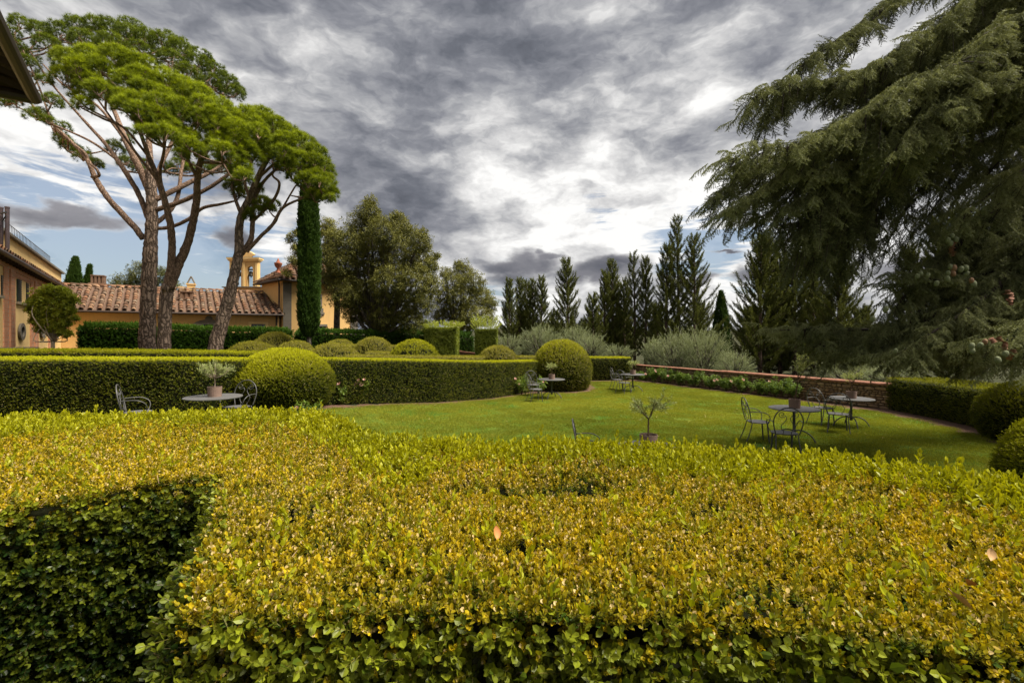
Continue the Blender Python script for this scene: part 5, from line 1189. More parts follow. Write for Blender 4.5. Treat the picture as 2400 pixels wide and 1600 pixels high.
# leaning pine on the right
cC = [(615, 275, 26, 17.6), (642, 300, 30, 17.4), (672, 318, 30, 17.5), (702, 342, 32, 17.4), (735, 368, 30, 17.3), (760, 395, 22, 17.3), (662, 350, 32, 16.8), (700, 385, 32, 16.7), (742, 418, 26, 16.8), (764, 438, 22, 17.0), (778, 452, 14, 17.2), (722, 430, 24, 16.6), (632, 340, 28, 17), (640, 375, 24, 16.8), (755, 465, 18, 17), (735, 462, 16, 16.8),
      (597, 500, 18, 17.6), (618, 482, 18, 17.6), (585, 512, 12, 17.6), (632, 492, 14, 17.6), (545, 440, 18, 17.8), (560, 458, 14, 17.8), (570, 425, 16, 17.8), (605, 440, 12, 17.6), (690, 415, 22, 16.7), (770, 420, 14, 17.3), (670, 390, 22, 16.6)]
pine('leaning umbrella pine nearest to the bell gable', 498, 17.6,
     [(497, 870, 24, 0), (508, 800, 21, 0), (525, 740, 19, 0), (541, 680, 17, 0), (552, 630, 15, 0), (560, 590, 13.5, 0), (560, 545, 12, 0), (566, 505, 11, 0), (585, 465, 10, -.1), (603, 420, 9, -.2), (630, 370, 6.5, -.3), (670, 330, 4, -.3)],
     [[(566, 596, 8, .1), (588, 560, 7.5, .1), (592, 520, 7, .1), (595, 475, 6, .1), (615, 430, 5, .0), (650, 395, 4, -.3), (690, 370, 3, -.6)], [(578, 590, 6, 0), (610, 555, 5.5, 0), (640, 525, 5.5, 0), (662, 488, 4.5, -.1), (700, 468, 3.5, -.3), (745, 450, 2.5, -.5)],
      [(566, 505, 6, 0), (550, 460, 5, .1), (545, 420, 4, .2), (560, 380, 3, .2)], [(585, 465, 5, -.1), (575, 420, 4, 0), (600, 360, 3, 0)], [(592, 520, 5, .1), (640, 470, 4.5, 0), (655, 430, 4, -.2), (640, 405, 3, -.3), (700, 360, 2.5, -.4)], [(603, 420, 5, -.2), (650, 380, 4, -.4), (720, 350, 3, -.4)],
      [(662, 488, 3, -.1), (690, 440, 2.5, -.1), (700, 430, 2, -.1)]],
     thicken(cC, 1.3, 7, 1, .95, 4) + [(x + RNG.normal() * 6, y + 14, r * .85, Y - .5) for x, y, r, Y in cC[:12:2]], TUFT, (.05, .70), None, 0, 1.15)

# column cypress
def column_cypress(px, Y, wpx, top, bottom, label, taper=.25, src=None, group='italian cypresses', dens=260, tint=(.15, .75), lean=0.0):
    x = (px - 1200) / F * Y; g = float(ground(x, Y)); zt = EYE + (790 - top) / F * Y; R = wpx / 2 / F * Y; root = empty('italian_cypress', (x, Y, g)); tag(root, label, 'tree', group)
    H = zt - g; zb = max(.1, EYE + (790 - bottom) / F * Y - g)
    mb = MB(); limb_mesh(mb, [(0, 0, -.1, R * .3), (0, 0, H * .4, R * .22), (lean * H * .7, 0, H * .7, R * .12), (lean * H, 0, H * .97, .03)], 8, 3, .03); mb.build('trunk', M_GBARK, root, True)
    n = int(H * R * 6.28 * dens); t = RNG.random(n); z = zb + (H - zb) * t; prof = np.minimum(1, (t + .02) / .10) ** .6 * (1 - t ** (1 / taper)) ** .8 * .97 + .02
    a = RNG.uniform(0, 6.283, n); r = R * prof * RNG.uniform(.72, 1.04, n) * (1 + .10 * np.sin(a * 5 + z * 1.1) + .05 * fnoise(a * 2, z * 2))
    P = np.column_stack([r * np.cos(a) + lean * z * (z > H * .3), r * np.sin(a), z]); D = np.column_stack([np.cos(a) * .45, np.sin(a) * .45, np.full(n, 1.0)]) + RNG.normal(0, .15, (n, 3))
    scatter('crown', P, D, RNG.uniform(.7, 1.15, n), tint[0] + (tint[1] - tint[0]) * (.5 + .35 * fnoise(a * 3, z * 1.5) + RNG.normal(0, .2, n)), src or CYS, root); return root
CYS = [cypress_spray('column_cypress_source', M_CYPR, .26, 14), cypress_spray('column_cypress_source_b', M_CYPR, .22, 12)]
column_cypress(724, 22.6, 41, 415, 790, 'tall dark column cypress rising beside the chapel', taper=.12, dens=330)
column_cypress(1690, 35.0, 52, 686, 860, 'slender pointed cypress to the right of the tallest conifers', taper=.75, dens=120)
column_cypress(165, 33.0, 40, 607, 720, 'small cypress with a bent top behind the left house', taper=.8, dens=140, lean=.05)
column_cypress(184, 33.5, 20, 625, 720, 'thin leaning cypress shoot beside the bent cypress', taper=.8, dens=140, lean=.12)

# feathery conifers beyond the wall
CSP = [cypress_spray('feathery_spray_source', M_CONIF, .5, 20), cypress_spray('feathery_spray_source_b', M_CONIF, .42, 18)]
def conifer(px, top, hw, Y, label, base=850, bare=.12, dens=1.0, up=.50, seed=0, lean=0.0, src=None, tint=(.1, .8)):
    rr = np.random.default_rng(int(px * 7 + seed)); dens *= 1.25 if px > 1700 else 1.0; bare = min(bare, .03) if px > 1700 else bare; x = (px - 1200) / F * Y; g = -.2; H = EYE + (790 - top) / F * Y - g; R = hw / F * Y
    root = empty('conifer', (x, Y, g)); tag(root, label, 'tree', 'feathery conifers beyond the garden')
    mb = MB(); limb_mesh(mb, [(0, 0, -.1, .13), (.03, 0, H * .5, .08), (lean * H, 0, H * .98, .015)], 7, 3, .03); mb.build('trunk', M_CBARK, root, True)
    P = []; D = []; S = []; Tn = []; bm = MB(); z = H * bare; k = 0
    while z < H * .985:
        t = z / H; Lb = 1.12 * R * (1 - t) ** .75 * (.6 + .5 * min(1, (t + .05) / .2)) * rr.uniform(.5, 1.25) + .22; a = k * 2.4 + rr.uniform(-.5, .5); el = up + .35 * t + rr.uniform(-.15, .15)
        d = np.array([math.cos(a) * math.cos(el), math.sin(a) * math.cos(el), math.sin(el)]); Lb = Lb / max(.5, math.cos(el)) * .95; p0 = np.array([lean * z, 0, z]); m = max(3, int(Lb / .10))
        if z < H * .8: bm.tube([p0, p0 + d * Lb * .9], [.018, .006], 4)
        p = p0.copy(); dd = d.copy()
        for j in range(m):
            s = (j + 1) / m; dd = unit(dd + [0, 0, 1.1 / m * s]); p = p + dd * Lb / m
            if s < .15 and t < .6: continue
            for _ in range(2):
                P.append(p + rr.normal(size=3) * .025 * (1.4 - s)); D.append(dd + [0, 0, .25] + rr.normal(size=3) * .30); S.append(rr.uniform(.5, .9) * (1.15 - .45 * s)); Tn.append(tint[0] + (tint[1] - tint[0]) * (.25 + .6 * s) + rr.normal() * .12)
        z += max(.06, H * .0088) / dens * (1.0 + .5 * (1 - t)); k += 1
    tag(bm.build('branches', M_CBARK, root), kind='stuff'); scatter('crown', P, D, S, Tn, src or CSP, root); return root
con = [(1193, 661, 22, 38, 'left edge of the group of five conifers'), (1217, 658, 17, 39, 'second of the five grouped conifers'), (1237, 664, 15, 39.5, 'thin middle conifer of the group of five'), (1249, 661, 15, 38.5, 'fourth of the five grouped conifers'), (1268, 655, 22, 38, 'rightmost of the group of five conifers'),
       (1330, 613, 36, 34, 'lone broad conifer with forked tip above the olives'), (1389, 697, 28, 34, 'short bushy conifer to the right of the lone forked one'), (1416, 641, 22, 36, 'conifer with a tip just under the grey cloud'), (1436, 615, 26, 36.5, 'slim conifer standing behind the olive bushes'), (1444, 652, 20, 37, 'sparse brownish conifer with thin top'), (1462, 662, 24, 36, 'bent topped sparse conifer'),
       (1487, 597, 24, 35, 'open conifer with brown lower trunk'), (1513, 609, 26, 34.5, 'narrow green conifer left of the tallest three'), (1561, 581, 38, 33, 'left one of the three tallest conifers'), (1589, 511, 40, 33.5, 'tallest conifer with a forked feathery tip'), (1627, 556, 52, 32.5, 'wide right one of the three tallest conifers'),
       (1781, 556, 62, 28, 'large conifer left of the hanging cedar curtain'), (1801, 560, 34, 29, 'narrow conifer leaning on its large neighbour'), (1828, 572, 34, 28.5, 'conifer behind the hanging cedar branches'), (1862, 600, 36, 28, 'shaded conifer under the cedar curtain'), (1905, 590, 36, 29, 'dark conifer behind the cedar curtain'), (1965, 585, 56, 27, 'broad conifer right of the cedar curtain'),
       (2130, 585, 44, 24, 'small conifer tip between the cedar branches'), (2205, 517, 50, 23, 'conifer rising behind the lower cedar limb'), (2246, 486, 60, 22.5, 'pointed conifer against the sky behind the cedar')]
for i, (px, tp, hw, Y, lb) in enumerate(con): conifer(px, tp, hw * 1.18, Y, lb if len(lb.split()) > 4 else lb + ' beyond the wall', lean=[0, .01, -.01][i % 3], dens=1.15 if i not in (9, 11) else .75)
# low dark growth filling the foot of the row
for i, (px, top, hw, Y) in enumerate([(1225, 735, 60, 41), (1300, 735, 30, 42), (1375, 760, 50, 42), (1460, 735, 60, 41), (1540, 720, 50, 39), (1640, 720, 60, 38), (1760, 730, 60, 35), (1840, 700, 60, 34), (1930, 700, 70, 33), (2020, 730, 60, 30)]):
    conifer(px, top, hw, Y, ['bushy dark conifer filling the foot of the row behind the five grouped ones', 'small dark conifer left of the lone forked one', 'low dark conifer behind the right olives', 'dark bush conifer behind the open trunks', 'dark low conifer left of the tallest three', 'dark low conifer right behind the wide one', 'dark low conifer left of the cedar', 'dark low conifer under the cedar curtain', 'dark low conifer behind the broad one', 'dark low conifer above the wall end'][i], bare=.03, dens=1.3, up=.5, tint=(.0, .5))

# broadleaf trees
OAKS = [leaf_cluster('oak_cluster_source', M_OAK, 18, .17, .085, .045, 'rhomb'), leaf_cluster('oak_cluster_source_b', M_OAK, 16, .15, .08, .04, 'rhomb')]
LEMS = [leaf_cluster('camellia_cluster_source', M_LEMON, 16, .10, .075, .035)]
def broadleaf(name, label, px, Y, basepx, blobs, src, woodm, cat='tree', group='leafy trees', dens=1.0, tint=(.1, .85), trunk_r=.22, forks=5, scl=1.0, inner=.45, loose=.25):
    x = (basepx - 1200) / F * Y; g = float(ground(x, Y)) - (.2 if x > -3 and Y > 26 else 0); root = empty(name, (x, Y, g)); tag(root, label, cat, group); off = np.array([-x, -Y, -g])
    cs = [(np.array(W(b[0], b[1], Y + (b[3] if len(b) > 3 else 0))) + off, b[2] / F * Y) for b in blobs]
    zlow = min(c[2] - r for c, r in cs); top = max(cs, key=lambda q: q[0][2])[0]
    mb = MB(); fork = np.array([0.0, 0, max(.4, zlow * .9)]); limb_mesh(mb, [(0, 0, -.1, trunk_r * 1.3), (*(fork * .5), trunk_r), (*fork, trunk_r * .85)], 10, 4, .04); mb.build('trunk', woodm, root, True)
    bm = MB(); P = []; D = []; S = []; Tn = []
    for i, (c, r) in enumerate(cs):
        m_ = fork * .5 + c * .5 + RNG.normal(size=3) * .15; limb_mesh(bm, [(*fork, trunk_r * .5), (*m_, trunk_r * .28), (*c, trunk_r * .1)], 6, 4, .05, i)
        for k in range(5):
            d = rd(); limb_mesh(bm, [(*c, trunk_r * .12), (*(c + d * r * .9), .01)], 4, 2, .05)
        n = int(dens * 520 * r * r) + 10; u = rd_n(n); rad = (inner + (1 - inner) * RNG.random(n)) * (1 + .22 * fnoise(u[:, 0] * 3 + i, u[:, 2] * 3 + 2 * u[:, 1], 1., i) + loose * RNG.random(n) ** 4)
        lump = fnoise(u[:, 0] * 5 + i * 3, u[:, 2] * 5 + 4 * u[:, 1], 1., i + 2); k = lump > -.62
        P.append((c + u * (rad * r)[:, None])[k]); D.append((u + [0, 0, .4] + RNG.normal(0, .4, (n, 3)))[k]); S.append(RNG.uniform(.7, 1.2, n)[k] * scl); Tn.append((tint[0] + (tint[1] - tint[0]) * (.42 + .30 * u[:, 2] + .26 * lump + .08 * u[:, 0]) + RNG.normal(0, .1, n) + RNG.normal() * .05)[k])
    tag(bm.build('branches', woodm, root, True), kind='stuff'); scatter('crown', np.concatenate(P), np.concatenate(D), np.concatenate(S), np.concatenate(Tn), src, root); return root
oak = [(865, 500, 30), (850, 540, 45), (900, 545, 40), (935, 530, 28), (955, 555, 30), (985, 570, 28), (820, 575, 45), (870, 600, 55), (930, 600, 50), (985, 610, 38), (1010, 625, 22), (800, 620, 40), (850, 660, 52), (910, 665, 50), (970, 665, 48), (1010, 670, 28), (815, 690, 45), (870, 715, 45), (930, 720, 48), (985, 715, 38), (780, 560, 22), (772, 600, 26), (775, 650, 26), (840, 730, 40), (900, 745, 35), (960, 752, 30), (868, 475, 16), (930, 508, 12), (990, 548, 14), (1022, 600, 10)]
broadleaf('holm_oak', 'large dense holm oak covering the right end of the chapel', 890, 28.0, 885, [(a, b, c, RNG.uniform(-1.2, 1.2)) for a, b, c in oak], OAKS, M_GBARK, dens=.95, trunk_r=.28)
broadleaf('holm_oak', 'thin crowned oak showing on both sides of the column cypress', 740, 30.0, 790, [(690, 610, 16, 0), (680, 560, 12, 0), (695, 545, 12, 0), (672, 640, 10, 0), (770, 530, 22, 0), (785, 560, 25, 0), (765, 580, 20, 0), (700, 590, 14, 0), (760, 545, 18, 0), (690, 580, 10, 0), (770, 610, 18, 0)], OAKS, M_GBARK, dens=.8, trunk_r=.2, tint=(.5, 1.0), inner=.2)
oak2 = [(1085, 640, 30), (1060, 665, 30), (1110, 665, 30), (1040, 700, 26), (1085, 700, 36), (1130, 700, 30), (1150, 715, 18), (1055, 735, 28), (1100, 740, 32), (1140, 742, 22), (1030, 740, 20), (1075, 622, 14), (1100, 765, 20), (1045, 640, 16)]
broadleaf('holm_oak', 'brownish green oak with leaning dark trunk behind the stone urn', 1090, 36.0, 1075, [(a, b, c, RNG.uniform(-1, 1)) for a, b, c in oak2], OAKS, M_GBARK, dens=.9, trunk_r=.26, tint=(.25, .8))
broadleaf('holm_oak', 'round bushy tree behind the low roof and the pine trunks', 330, 37.0, 335, [(290, 665, 26, 0), (330, 645, 30, 0), (375, 650, 26, 0), (405, 668, 18, 0), (315, 690, 28, 0), (360, 690, 28, 0), (270, 690, 16, 0), (395, 690, 18, 0), (345, 625, 14, 0)], OAKS, M_GBARK, dens=.9, tint=(.1, .5))
broadleaf('young_tree', 'bright young tree with thin stems in front of the dark hedge', 975, 33.0, 975, [(985, 770, 20, 0), (1000, 760, 15, 0), (965, 775, 14, 0), (980, 790, 16, 0)], [BAYS[0]], M_GBARK, dens=.7, tint=(.2, .6), trunk_r=.06)
broadleaf('camellia_tree', 'small rounded garden tree with forked pale trunk before the left house', 120, 16.6, 124, [(98, 692, 12, 0), (118, 680, 12, 0), (140, 684, 14, 0), (158, 692, 11, 0), (82, 706, 13, 0), (106, 708, 15, 0), (132, 705, 15, 0), (157, 712, 13, 0), (172, 700, 8, 0), (74, 724, 10, 0), (92, 732, 13, 0), (118, 734, 15, 0), (144, 734, 14, 0), (166, 728, 9, 0), (84, 750, 10, 0), (104, 756, 12, 0), (132, 758, 13, 0), (154, 756, 10, 0), (92, 772, 7, 0), (144, 776, 9, 0), (160, 782, 6, 0), (122, 772, 8, 0), (176, 745, 5, 0)], LEMS, M_STONEL, group='garden trees', dens=5.0, trunk_r=.06, tint=(.4, 1.1), scl=.85, loose=.9, inner=.3)

OLV = [olive_sprig('olive_sprig_source', M_OLIVE), olive_sprig('olive_sprig_source_b', M_OLIVE, .36, 13, .06)]
def olive(px, top, hw, base, Y, label):
    x = (px - 1200) / F * Y; g = -.15 if Y > 22 else 0.; zt = EYE + (790 - top) / F * Y; zb = EYE + (790 - base) / F * Y; R = hw / F * Y; zc = zb + (zt - zb) * .48 - g; rz = (zt - zb) * .52
    root = empty('olive_tree', (x, Y, g)); tag(root, label, 'tree', 'grey green olive trees'); bm = MB(); limb_mesh(bm, [(0, 0, 0, .12), (.05, 0, max(.3, zc - rz * .7), .1)], 7, 3, .05); bm.build('trunk', M_GBARK, root, True)
    n = int(R * rz * 1100); u = rd_n(n); rad = RNG.uniform(.35, 1, n) ** .6 * (1 + .22 * fnoise(u[:, 0] * 4 + px, u[:, 2] * 4 + u[:, 1] * 3, 1., px * .1) + .28 * RNG.random(n) ** 5 * (u[:, 2] > 0)); P = u * [R, R * .8, rz] * rad[:, None] + [0, 0, zc]
    k = P[:, 2] > .05; P = P[k]; u = u[k]; rad = rad[k]; n = len(P)
    bb = MB()
    for q in range(24): d = rd(); d[2] = abs(d[2]); limb_mesh(bb, [(0, 0, max(.3, zc - rz * .7), .05), (*(d * [R * .5, R * .4, rz * .5] + [0, 0, zc - rz * .3]), .03), (*(d * [R, R * .8, rz] + [0, 0, zc]), .008)], 4, 3, .05, q)
    tag(bb.build('branches', M_GBARK, root), kind='stuff')
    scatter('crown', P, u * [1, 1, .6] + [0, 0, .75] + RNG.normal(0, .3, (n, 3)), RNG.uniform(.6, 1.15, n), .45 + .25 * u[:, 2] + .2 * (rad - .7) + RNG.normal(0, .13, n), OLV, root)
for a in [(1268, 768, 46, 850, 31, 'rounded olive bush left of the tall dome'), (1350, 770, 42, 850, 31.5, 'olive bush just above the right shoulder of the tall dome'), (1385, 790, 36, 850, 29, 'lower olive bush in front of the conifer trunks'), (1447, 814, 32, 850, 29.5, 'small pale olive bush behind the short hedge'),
          (1585, 785, 55, 885, 27.0, 'left half of the big spreading olive pair behind the wall'), (1650, 780, 60, 895, 26.0, 'big spreading olive behind the stone wall'), (1192, 790, 26, 840, 30, 'small olive beside the tall square bay'), (1110, 803, 18, 840, 33, 'tiny olive seen between the urn and the square bay'), (1720, 830, 40, 905, 24.5, 'low olive growth leaning over the wall'),
          (1985, 858, 60, 905, 18.5, 'olive bush in the shade behind the wall beneath the cedar'), (2090, 865, 50, 905, 17.0, 'darker olive bush at the right end of the wall'), (1535, 800, 26, 870, 28, 'small olive at the left foot of the big pair')]: olive(*a)

# ------------------------------------------------------------------ cedar
M_DKTWIG = simple('dark_cedar_twig', (.035, .025, .018), .95, var=.2)
def cedar():
    tx, ty = 12.3, 8.6; root = empty('cedar', (tx, ty, 0)); tag(root, 'huge drooping cedar with green cones filling the right side', 'tree'); off = np.array([-tx, -ty, 0])
    SPR = [cedar_spray('cedar_spray_source', M_CEDAR, .50, 18, .20, seed=1), cedar_spray('cedar_spray_source_b', M_CEDAR, .42, 15, .17, seed=4), cedar_spray('cedar_spray_source_c', M_CEDAR, .55, 20, .22, seed=7)]
    mb = MB(); limb_mesh(mb, [(0, 0, -.1, .6), (0, 0, 3, .5), (.1, 0, 7, .4), (.1, 0, 14, .2)], 16, 5, .03); mb.build('trunk', M_CBARK, root, True)
    P = []; D = []; S = []; Tn = []; X = []; TW = MB()
    def ridge(pts, hang=1.0, width=1.0, dens=1.0, lit=.5, conn=None, wood=.05, tipw=.55, thin=0.0, twin=1):
        if twin:
            for q in range(twin):
                sx, sy = [(34, 26), (-14, -30), (20, 50)][q]; ridge([(p[0] + sx * (1 if i else .3), p[1] + sy * (.6 + .4 * i / len(pts)) + 14 * math.sin(i * 1.9 + q * 2 + pts[0][1]), p[2] + [.45, -.4, .9][q]) for i, p in enumerate(pts)][:len(pts) - (q % 2)], hang, width * .85, dens * .8, lit - .04, None, wood * .45, tipw, thin, 0)
        wood *= .62
        """pts (px, py, Y) from the trunk side to the tip; sprays leave it sideways, forwards and down"""
        w = [(*np.array(W(*p)) + off, wood * (1 - .85 * i / (len(pts) - 1))) for i, p in enumerate(pts)]
        if conn: w = [(*conn, wood * 1.6)] + w
        m = MB(); nd = limb_mesh(m, w, 6, 6, .05, len(P)); m.build('limb', M_DKTWIG, root, True)
        nd = nd[(5 if conn else 0):]; A = np.array([q[:3] for q in nd]); seg = np.linalg.norm(np.diff(A, axis=0), axis=1); cum = np.concatenate([[0], np.cumsum(seg)]); Lt = cum[-1]
        step = .058 / dens; n = int(Lt / step)
        for i in range(n):
            s = (i + RNG.random()) / n; q = s * Lt; j = min(np.searchsorted(cum, q, 'right') - 1, len(A) - 2); t = (q - cum[j]) / (seg[j] + 1e-9); p = A[j] * (1 - t) + A[j + 1] * t + [0, 0, .05]; tg = unit(A[j + 1] - A[j])
            fall = hang * (1 - (1 - tipw) * s); side = unit(np.cross(tg, [0, 0, 1.])); sg = 1 if i % 2 else -1
            # a short side branch carrying several sprays, drooping outwards
            ln = width * RNG.uniform(.15, 1.0) * .8 * (1 - .55 * s); d = unit(side * sg * RNG.uniform(.35, 1.0) + tg * RNG.uniform(.2, .9) + np.array([0, 0, .12 - .45 * RNG.random()]))
            k = max(1, int(ln / .26)); pp = p.copy(); p00 = p.copy()
            for m2 in range(k + 1):
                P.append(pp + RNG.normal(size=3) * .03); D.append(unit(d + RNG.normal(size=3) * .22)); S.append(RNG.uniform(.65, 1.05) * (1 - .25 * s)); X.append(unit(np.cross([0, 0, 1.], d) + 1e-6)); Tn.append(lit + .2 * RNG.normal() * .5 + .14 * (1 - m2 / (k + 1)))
                pp = pp + d * .26; d = unit(d + np.array([0, 0, -.16 * fall]))
            if k > 1: TW.tube([p00, (p00 + pp) / 2 + [0, 0, .03], pp], [.012, .008, .004], 4)
            # hanging curtains
            if RNG.random() < .95 * hang and RNG.random() > thin:
                hl = fall * RNG.uniform(.3, 1.25); d = unit(np.array([0, 0, -1.]) + tg * .55 + RNG.normal(size=3) * .25); pp = p.copy(); p0 = p.copy()
                for m2 in range(int(hl / .28)):
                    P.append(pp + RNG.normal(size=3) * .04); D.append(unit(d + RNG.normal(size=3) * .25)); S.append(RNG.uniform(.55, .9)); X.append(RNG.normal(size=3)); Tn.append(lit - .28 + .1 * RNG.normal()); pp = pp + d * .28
                TW.tube([p0, pp], [.009, .004], 4)
    c = lambda z: (0.0, 0.0, z)
    # upper canopy
    ridge([(2480, -160, 8.2), (2300, -90, 8.0), (2120, -20, 7.8), (2030, 60, 7.6), (1945, 110, 7.5), (1875, 160, 7.4)], .8, .45, 1.0, .45, c(9.6), twin=0)
    ridge([(2480, -60, 7.0), (2300, -10, 6.9), (2190, 70, 6.8), (2090, 130, 6.8), (2000, 190, 6.8)], 1.0, .8, 1.0, .55, c(8.6))
    ridge([(2480, 40, 7.6), (2300, 90, 7.5), (2150, 140, 7.4), (2020, 180, 7.3), (1900, 200, 7.2), (1810, 205, 7.1), (1752, 258, 7.1)], 1.0, .9, 1.1, .55, c(8.4))
    ridge([(2480, 110, 6.4), (2300, 140, 6.3), (2160, 190, 6.2), (2060, 245, 6.2), (1960, 300, 6.3), (1870, 340, 6.4), (1780, 360, 6.5), (1700, 378, 6.6)], 1.0, 1.0, 1.1, .62, c(7.6))
    ridge([(2480, 230, 8.2), (2300, 230, 8.0), (2150, 260, 7.9), (1990, 300, 7.8), (1860, 350, 7.7), (1760, 410, 7.6), (1672, 470, 7.5)], 1.1, .9, 1.0, .5, c(8.2))
    ridge([(2250, 250, 7.0), (2120, 300, 6.9), (2010, 360, 6.8), (1920, 400, 6.8), (1830, 430, 6.9), (1760, 470, 7.0), (1710, 500, 7.0)], .9, .9, 1.0, .58)
    ridge([(2480, 200, 6.0), (2340, 200, 6.0), (2230, 240, 6.0), (2160, 300, 6.0), (2090, 360, 6.1)], 1.0, .9, 1.1, .62, c(7.2))
    ridge([(2480, 30, 6.2), (2380, 60, 6.2), (2270, 130, 6.2), (2200, 200, 6.2), (2120, 270, 6.3)], .9, .9, 1.0, .66, c(7.8))
    # hanging curtains in the middle
    ridge([(2120, 340, 7.2), (2020, 400, 7.1), (1950, 460, 7.1), (1900, 520, 7.1), (1870, 575, 7.1)], 1.5, .6, 1.1, .5)
    ridge([(2060, 380, 7.8), (1990, 440, 7.7), (1940, 520, 7.7), (1915, 590, 7.7)], 1.3, .6, 1.1, .4)
    ridge([(2000, 400, 6.9), (1930, 440, 6.9), (1870, 480, 6.9), (1820, 520, 7.0)], 1.1, .6, 1.0, .5)
    ridge([(2200, 350, 7.6), (2100, 400, 7.5), (2040, 460, 7.5), (2000, 540, 7.5), (1985, 600, 7.5)], 1.0, .5, .8, .38, thin=.2)
    ridge([(2300, 330, 8.0), (2220, 390, 8.0), (2150, 450, 8.0), (2100, 530, 8.0), (2070, 600, 8.0)], .9, .5, .55, .3, thin=.3)
    ridge([(2400, 300, 8.6), (2300, 340, 8.5), (2240, 400, 8.4), (2200, 470, 8.4), (2150, 540, 8.4)], .8, .45, .5, .3, thin=.4)
    ridge([(2480, 260, 7.2), (2400, 320, 7.2), (2340, 380, 7.2), (2290, 440, 7.2)], .9, .7, .8, .42, c(7.0), thin=.2)
    ridge([(2480, 360, 6.6), (2410, 390, 6.6), (2350, 430, 6.6), (2290, 480, 6.7), (2250, 520, 6.7)], .6, .7, .7, .45, thin=.3)
    ridge([(2480, 120, 9.0), (2350, 160, 9.0), (2230, 220, 9.0), (2120, 290, 9.0)], 1.0, .9, .9, .35, c(9.0))
    ridge([(2480, -40, 9.2), (2380, 0, 9.2), (2250, 60, 9.2), (2120, 130, 9.0)], 1.0, .9, .9, .4, c(10.0))
    # lower limbs
    ridge([(2462, 400, 8.4), (2405, 440, 8.3), (2335, 490, 8.2), (2275, 550, 8.1), (2195, 620, 8.0), (2125, 690, 7.9), (2075, 760, 7.9)], .9, .8, 1.1, .32, c(5.2), wood=.13, twin=1)
    ridge([(2462, 500, 9.0), (2395, 560, 8.9), (2305, 640, 8.8), (2215, 720, 8.7), (2135, 779, 8.6), (2065, 816, 8.6)], .9, .8, 1.1, .28, c(4.6), wood=.12, twin=1)
    ridge([(2442, 560, 7.4), (2385, 620, 7.2), (2315, 690, 7.1), (2235, 750, 7.1), (2155, 798, 7.2), (2105, 829, 7.2)], .7, .9, 1.2, .42, c(4.2), wood=.1, twin=1)
    ridge([(2315, 700, 9.6), (2215, 740, 9.5), (2115, 767, 9.4), (2005, 773, 9.3), (1905, 772, 9.2), (1815, 774, 9.1)], .5, .9, 1.1, .42, c(4.0), wood=.1, twin=1)
    ridge([(2315, 767, 9.4), (2215, 779, 9.3), (2095, 791, 9.2), (1995, 804, 9.1), (1905, 813, 9.0)], .5, .9, 1.1, .38, wood=.08, twin=1)
    ridge([(2395, 600, 7.6), (2315, 640, 7.5), (2235, 660, 7.5), (2155, 650, 7.5), (2085, 655, 7.5)], .35, .4, .7, .3, thin=.4, twin=1)
    ridge([(2462, 640, 8.0), (2415, 700, 7.9), (2355, 767, 7.8), (2295, 810, 7.8), (2255, 835, 7.8)], .8, .9, 1.2, .3, c(4.0), wood=.1, twin=1)
    ridge([(2502, 700, 6.4), (2422, 767, 6.2), (2375, 791, 6.1), (2315, 807, 6.1)], .5, .7, 1.2, .48, wood=.06, twin=1)
    ridge([(2502, 779, 5.9), (2442, 798, 5.8), (2415, 822, 5.8), (2395, 841, 5.8)], .4, .6, 1.2, .5, wood=.05, twin=1)
    ridge([(2502, 480, 7.0), (2442, 560, 6.9), (2425, 640, 6.9), (2375, 700, 6.9)], 1.0, .8, 1.1, .3, twin=1)
    ridge([(2245, 785, 8.2), (2165, 810, 8.2), (2085, 826, 8.2), (2005, 829, 8.3)], .15, .6, .8, .35, twin=0)
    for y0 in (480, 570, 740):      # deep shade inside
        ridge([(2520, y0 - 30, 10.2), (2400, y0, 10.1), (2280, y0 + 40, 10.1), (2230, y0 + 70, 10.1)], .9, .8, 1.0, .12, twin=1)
    tag(TW.build('twigs', M_DKTWIG, root), kind='stuff')
    P_ = np.array(P); Xa = np.array(X); print('cedar sprays', len(P_))
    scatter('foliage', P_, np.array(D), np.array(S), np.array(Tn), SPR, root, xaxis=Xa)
    # cones
    cm = []
    for m in (M_CONE, M_CONEB):
        mb = MB(); mb.lathe([(.004, -.040), (.018, -.037), (.027, -.02), (.030, 0), (.027, .02), (.018, .034), (.004, .040)], 12); me = mb.mesh('cone', m, True); cm.append(me)
    spots = [(2232, 553, 0), (2222, 563, 0), (2241, 561, 0), (2228, 570, 0), (2227, 625, 0), (2236, 628, 1), (2222, 640, 0), (2234, 641, 1), (2220, 653, 0), (2252, 631, 0), (2264, 628, 0), (2266, 641, 0), (2277, 657, 1), (2282, 665, 0), (2158, 641, 0), (2150, 647, 0), (2175, 645, 0), (2195, 664, 0), (2045, 747, 0), (2076, 725, 0), (2306, 491, 0),
             (2278, 810, 0), (2279, 822, 0), (2297, 809, 0), (2308, 801, 1), (2339, 843, 0), (2357, 829, 0), (2099, 822, 0)]
    for px, py, k in spots:
        o = link_mesh('cone', cm[k], root); p = np.array(W(px, py, 5.7 if py > 790 and px > 2200 else 6.55)) + off; o.location = p; s = RNG.uniform(.9, 1.15) * (.95 if py > 790 else 1.0); o.scale = (s, s, s); o.rotation_euler = (RNG.normal() * .15, RNG.normal() * .15, 0)
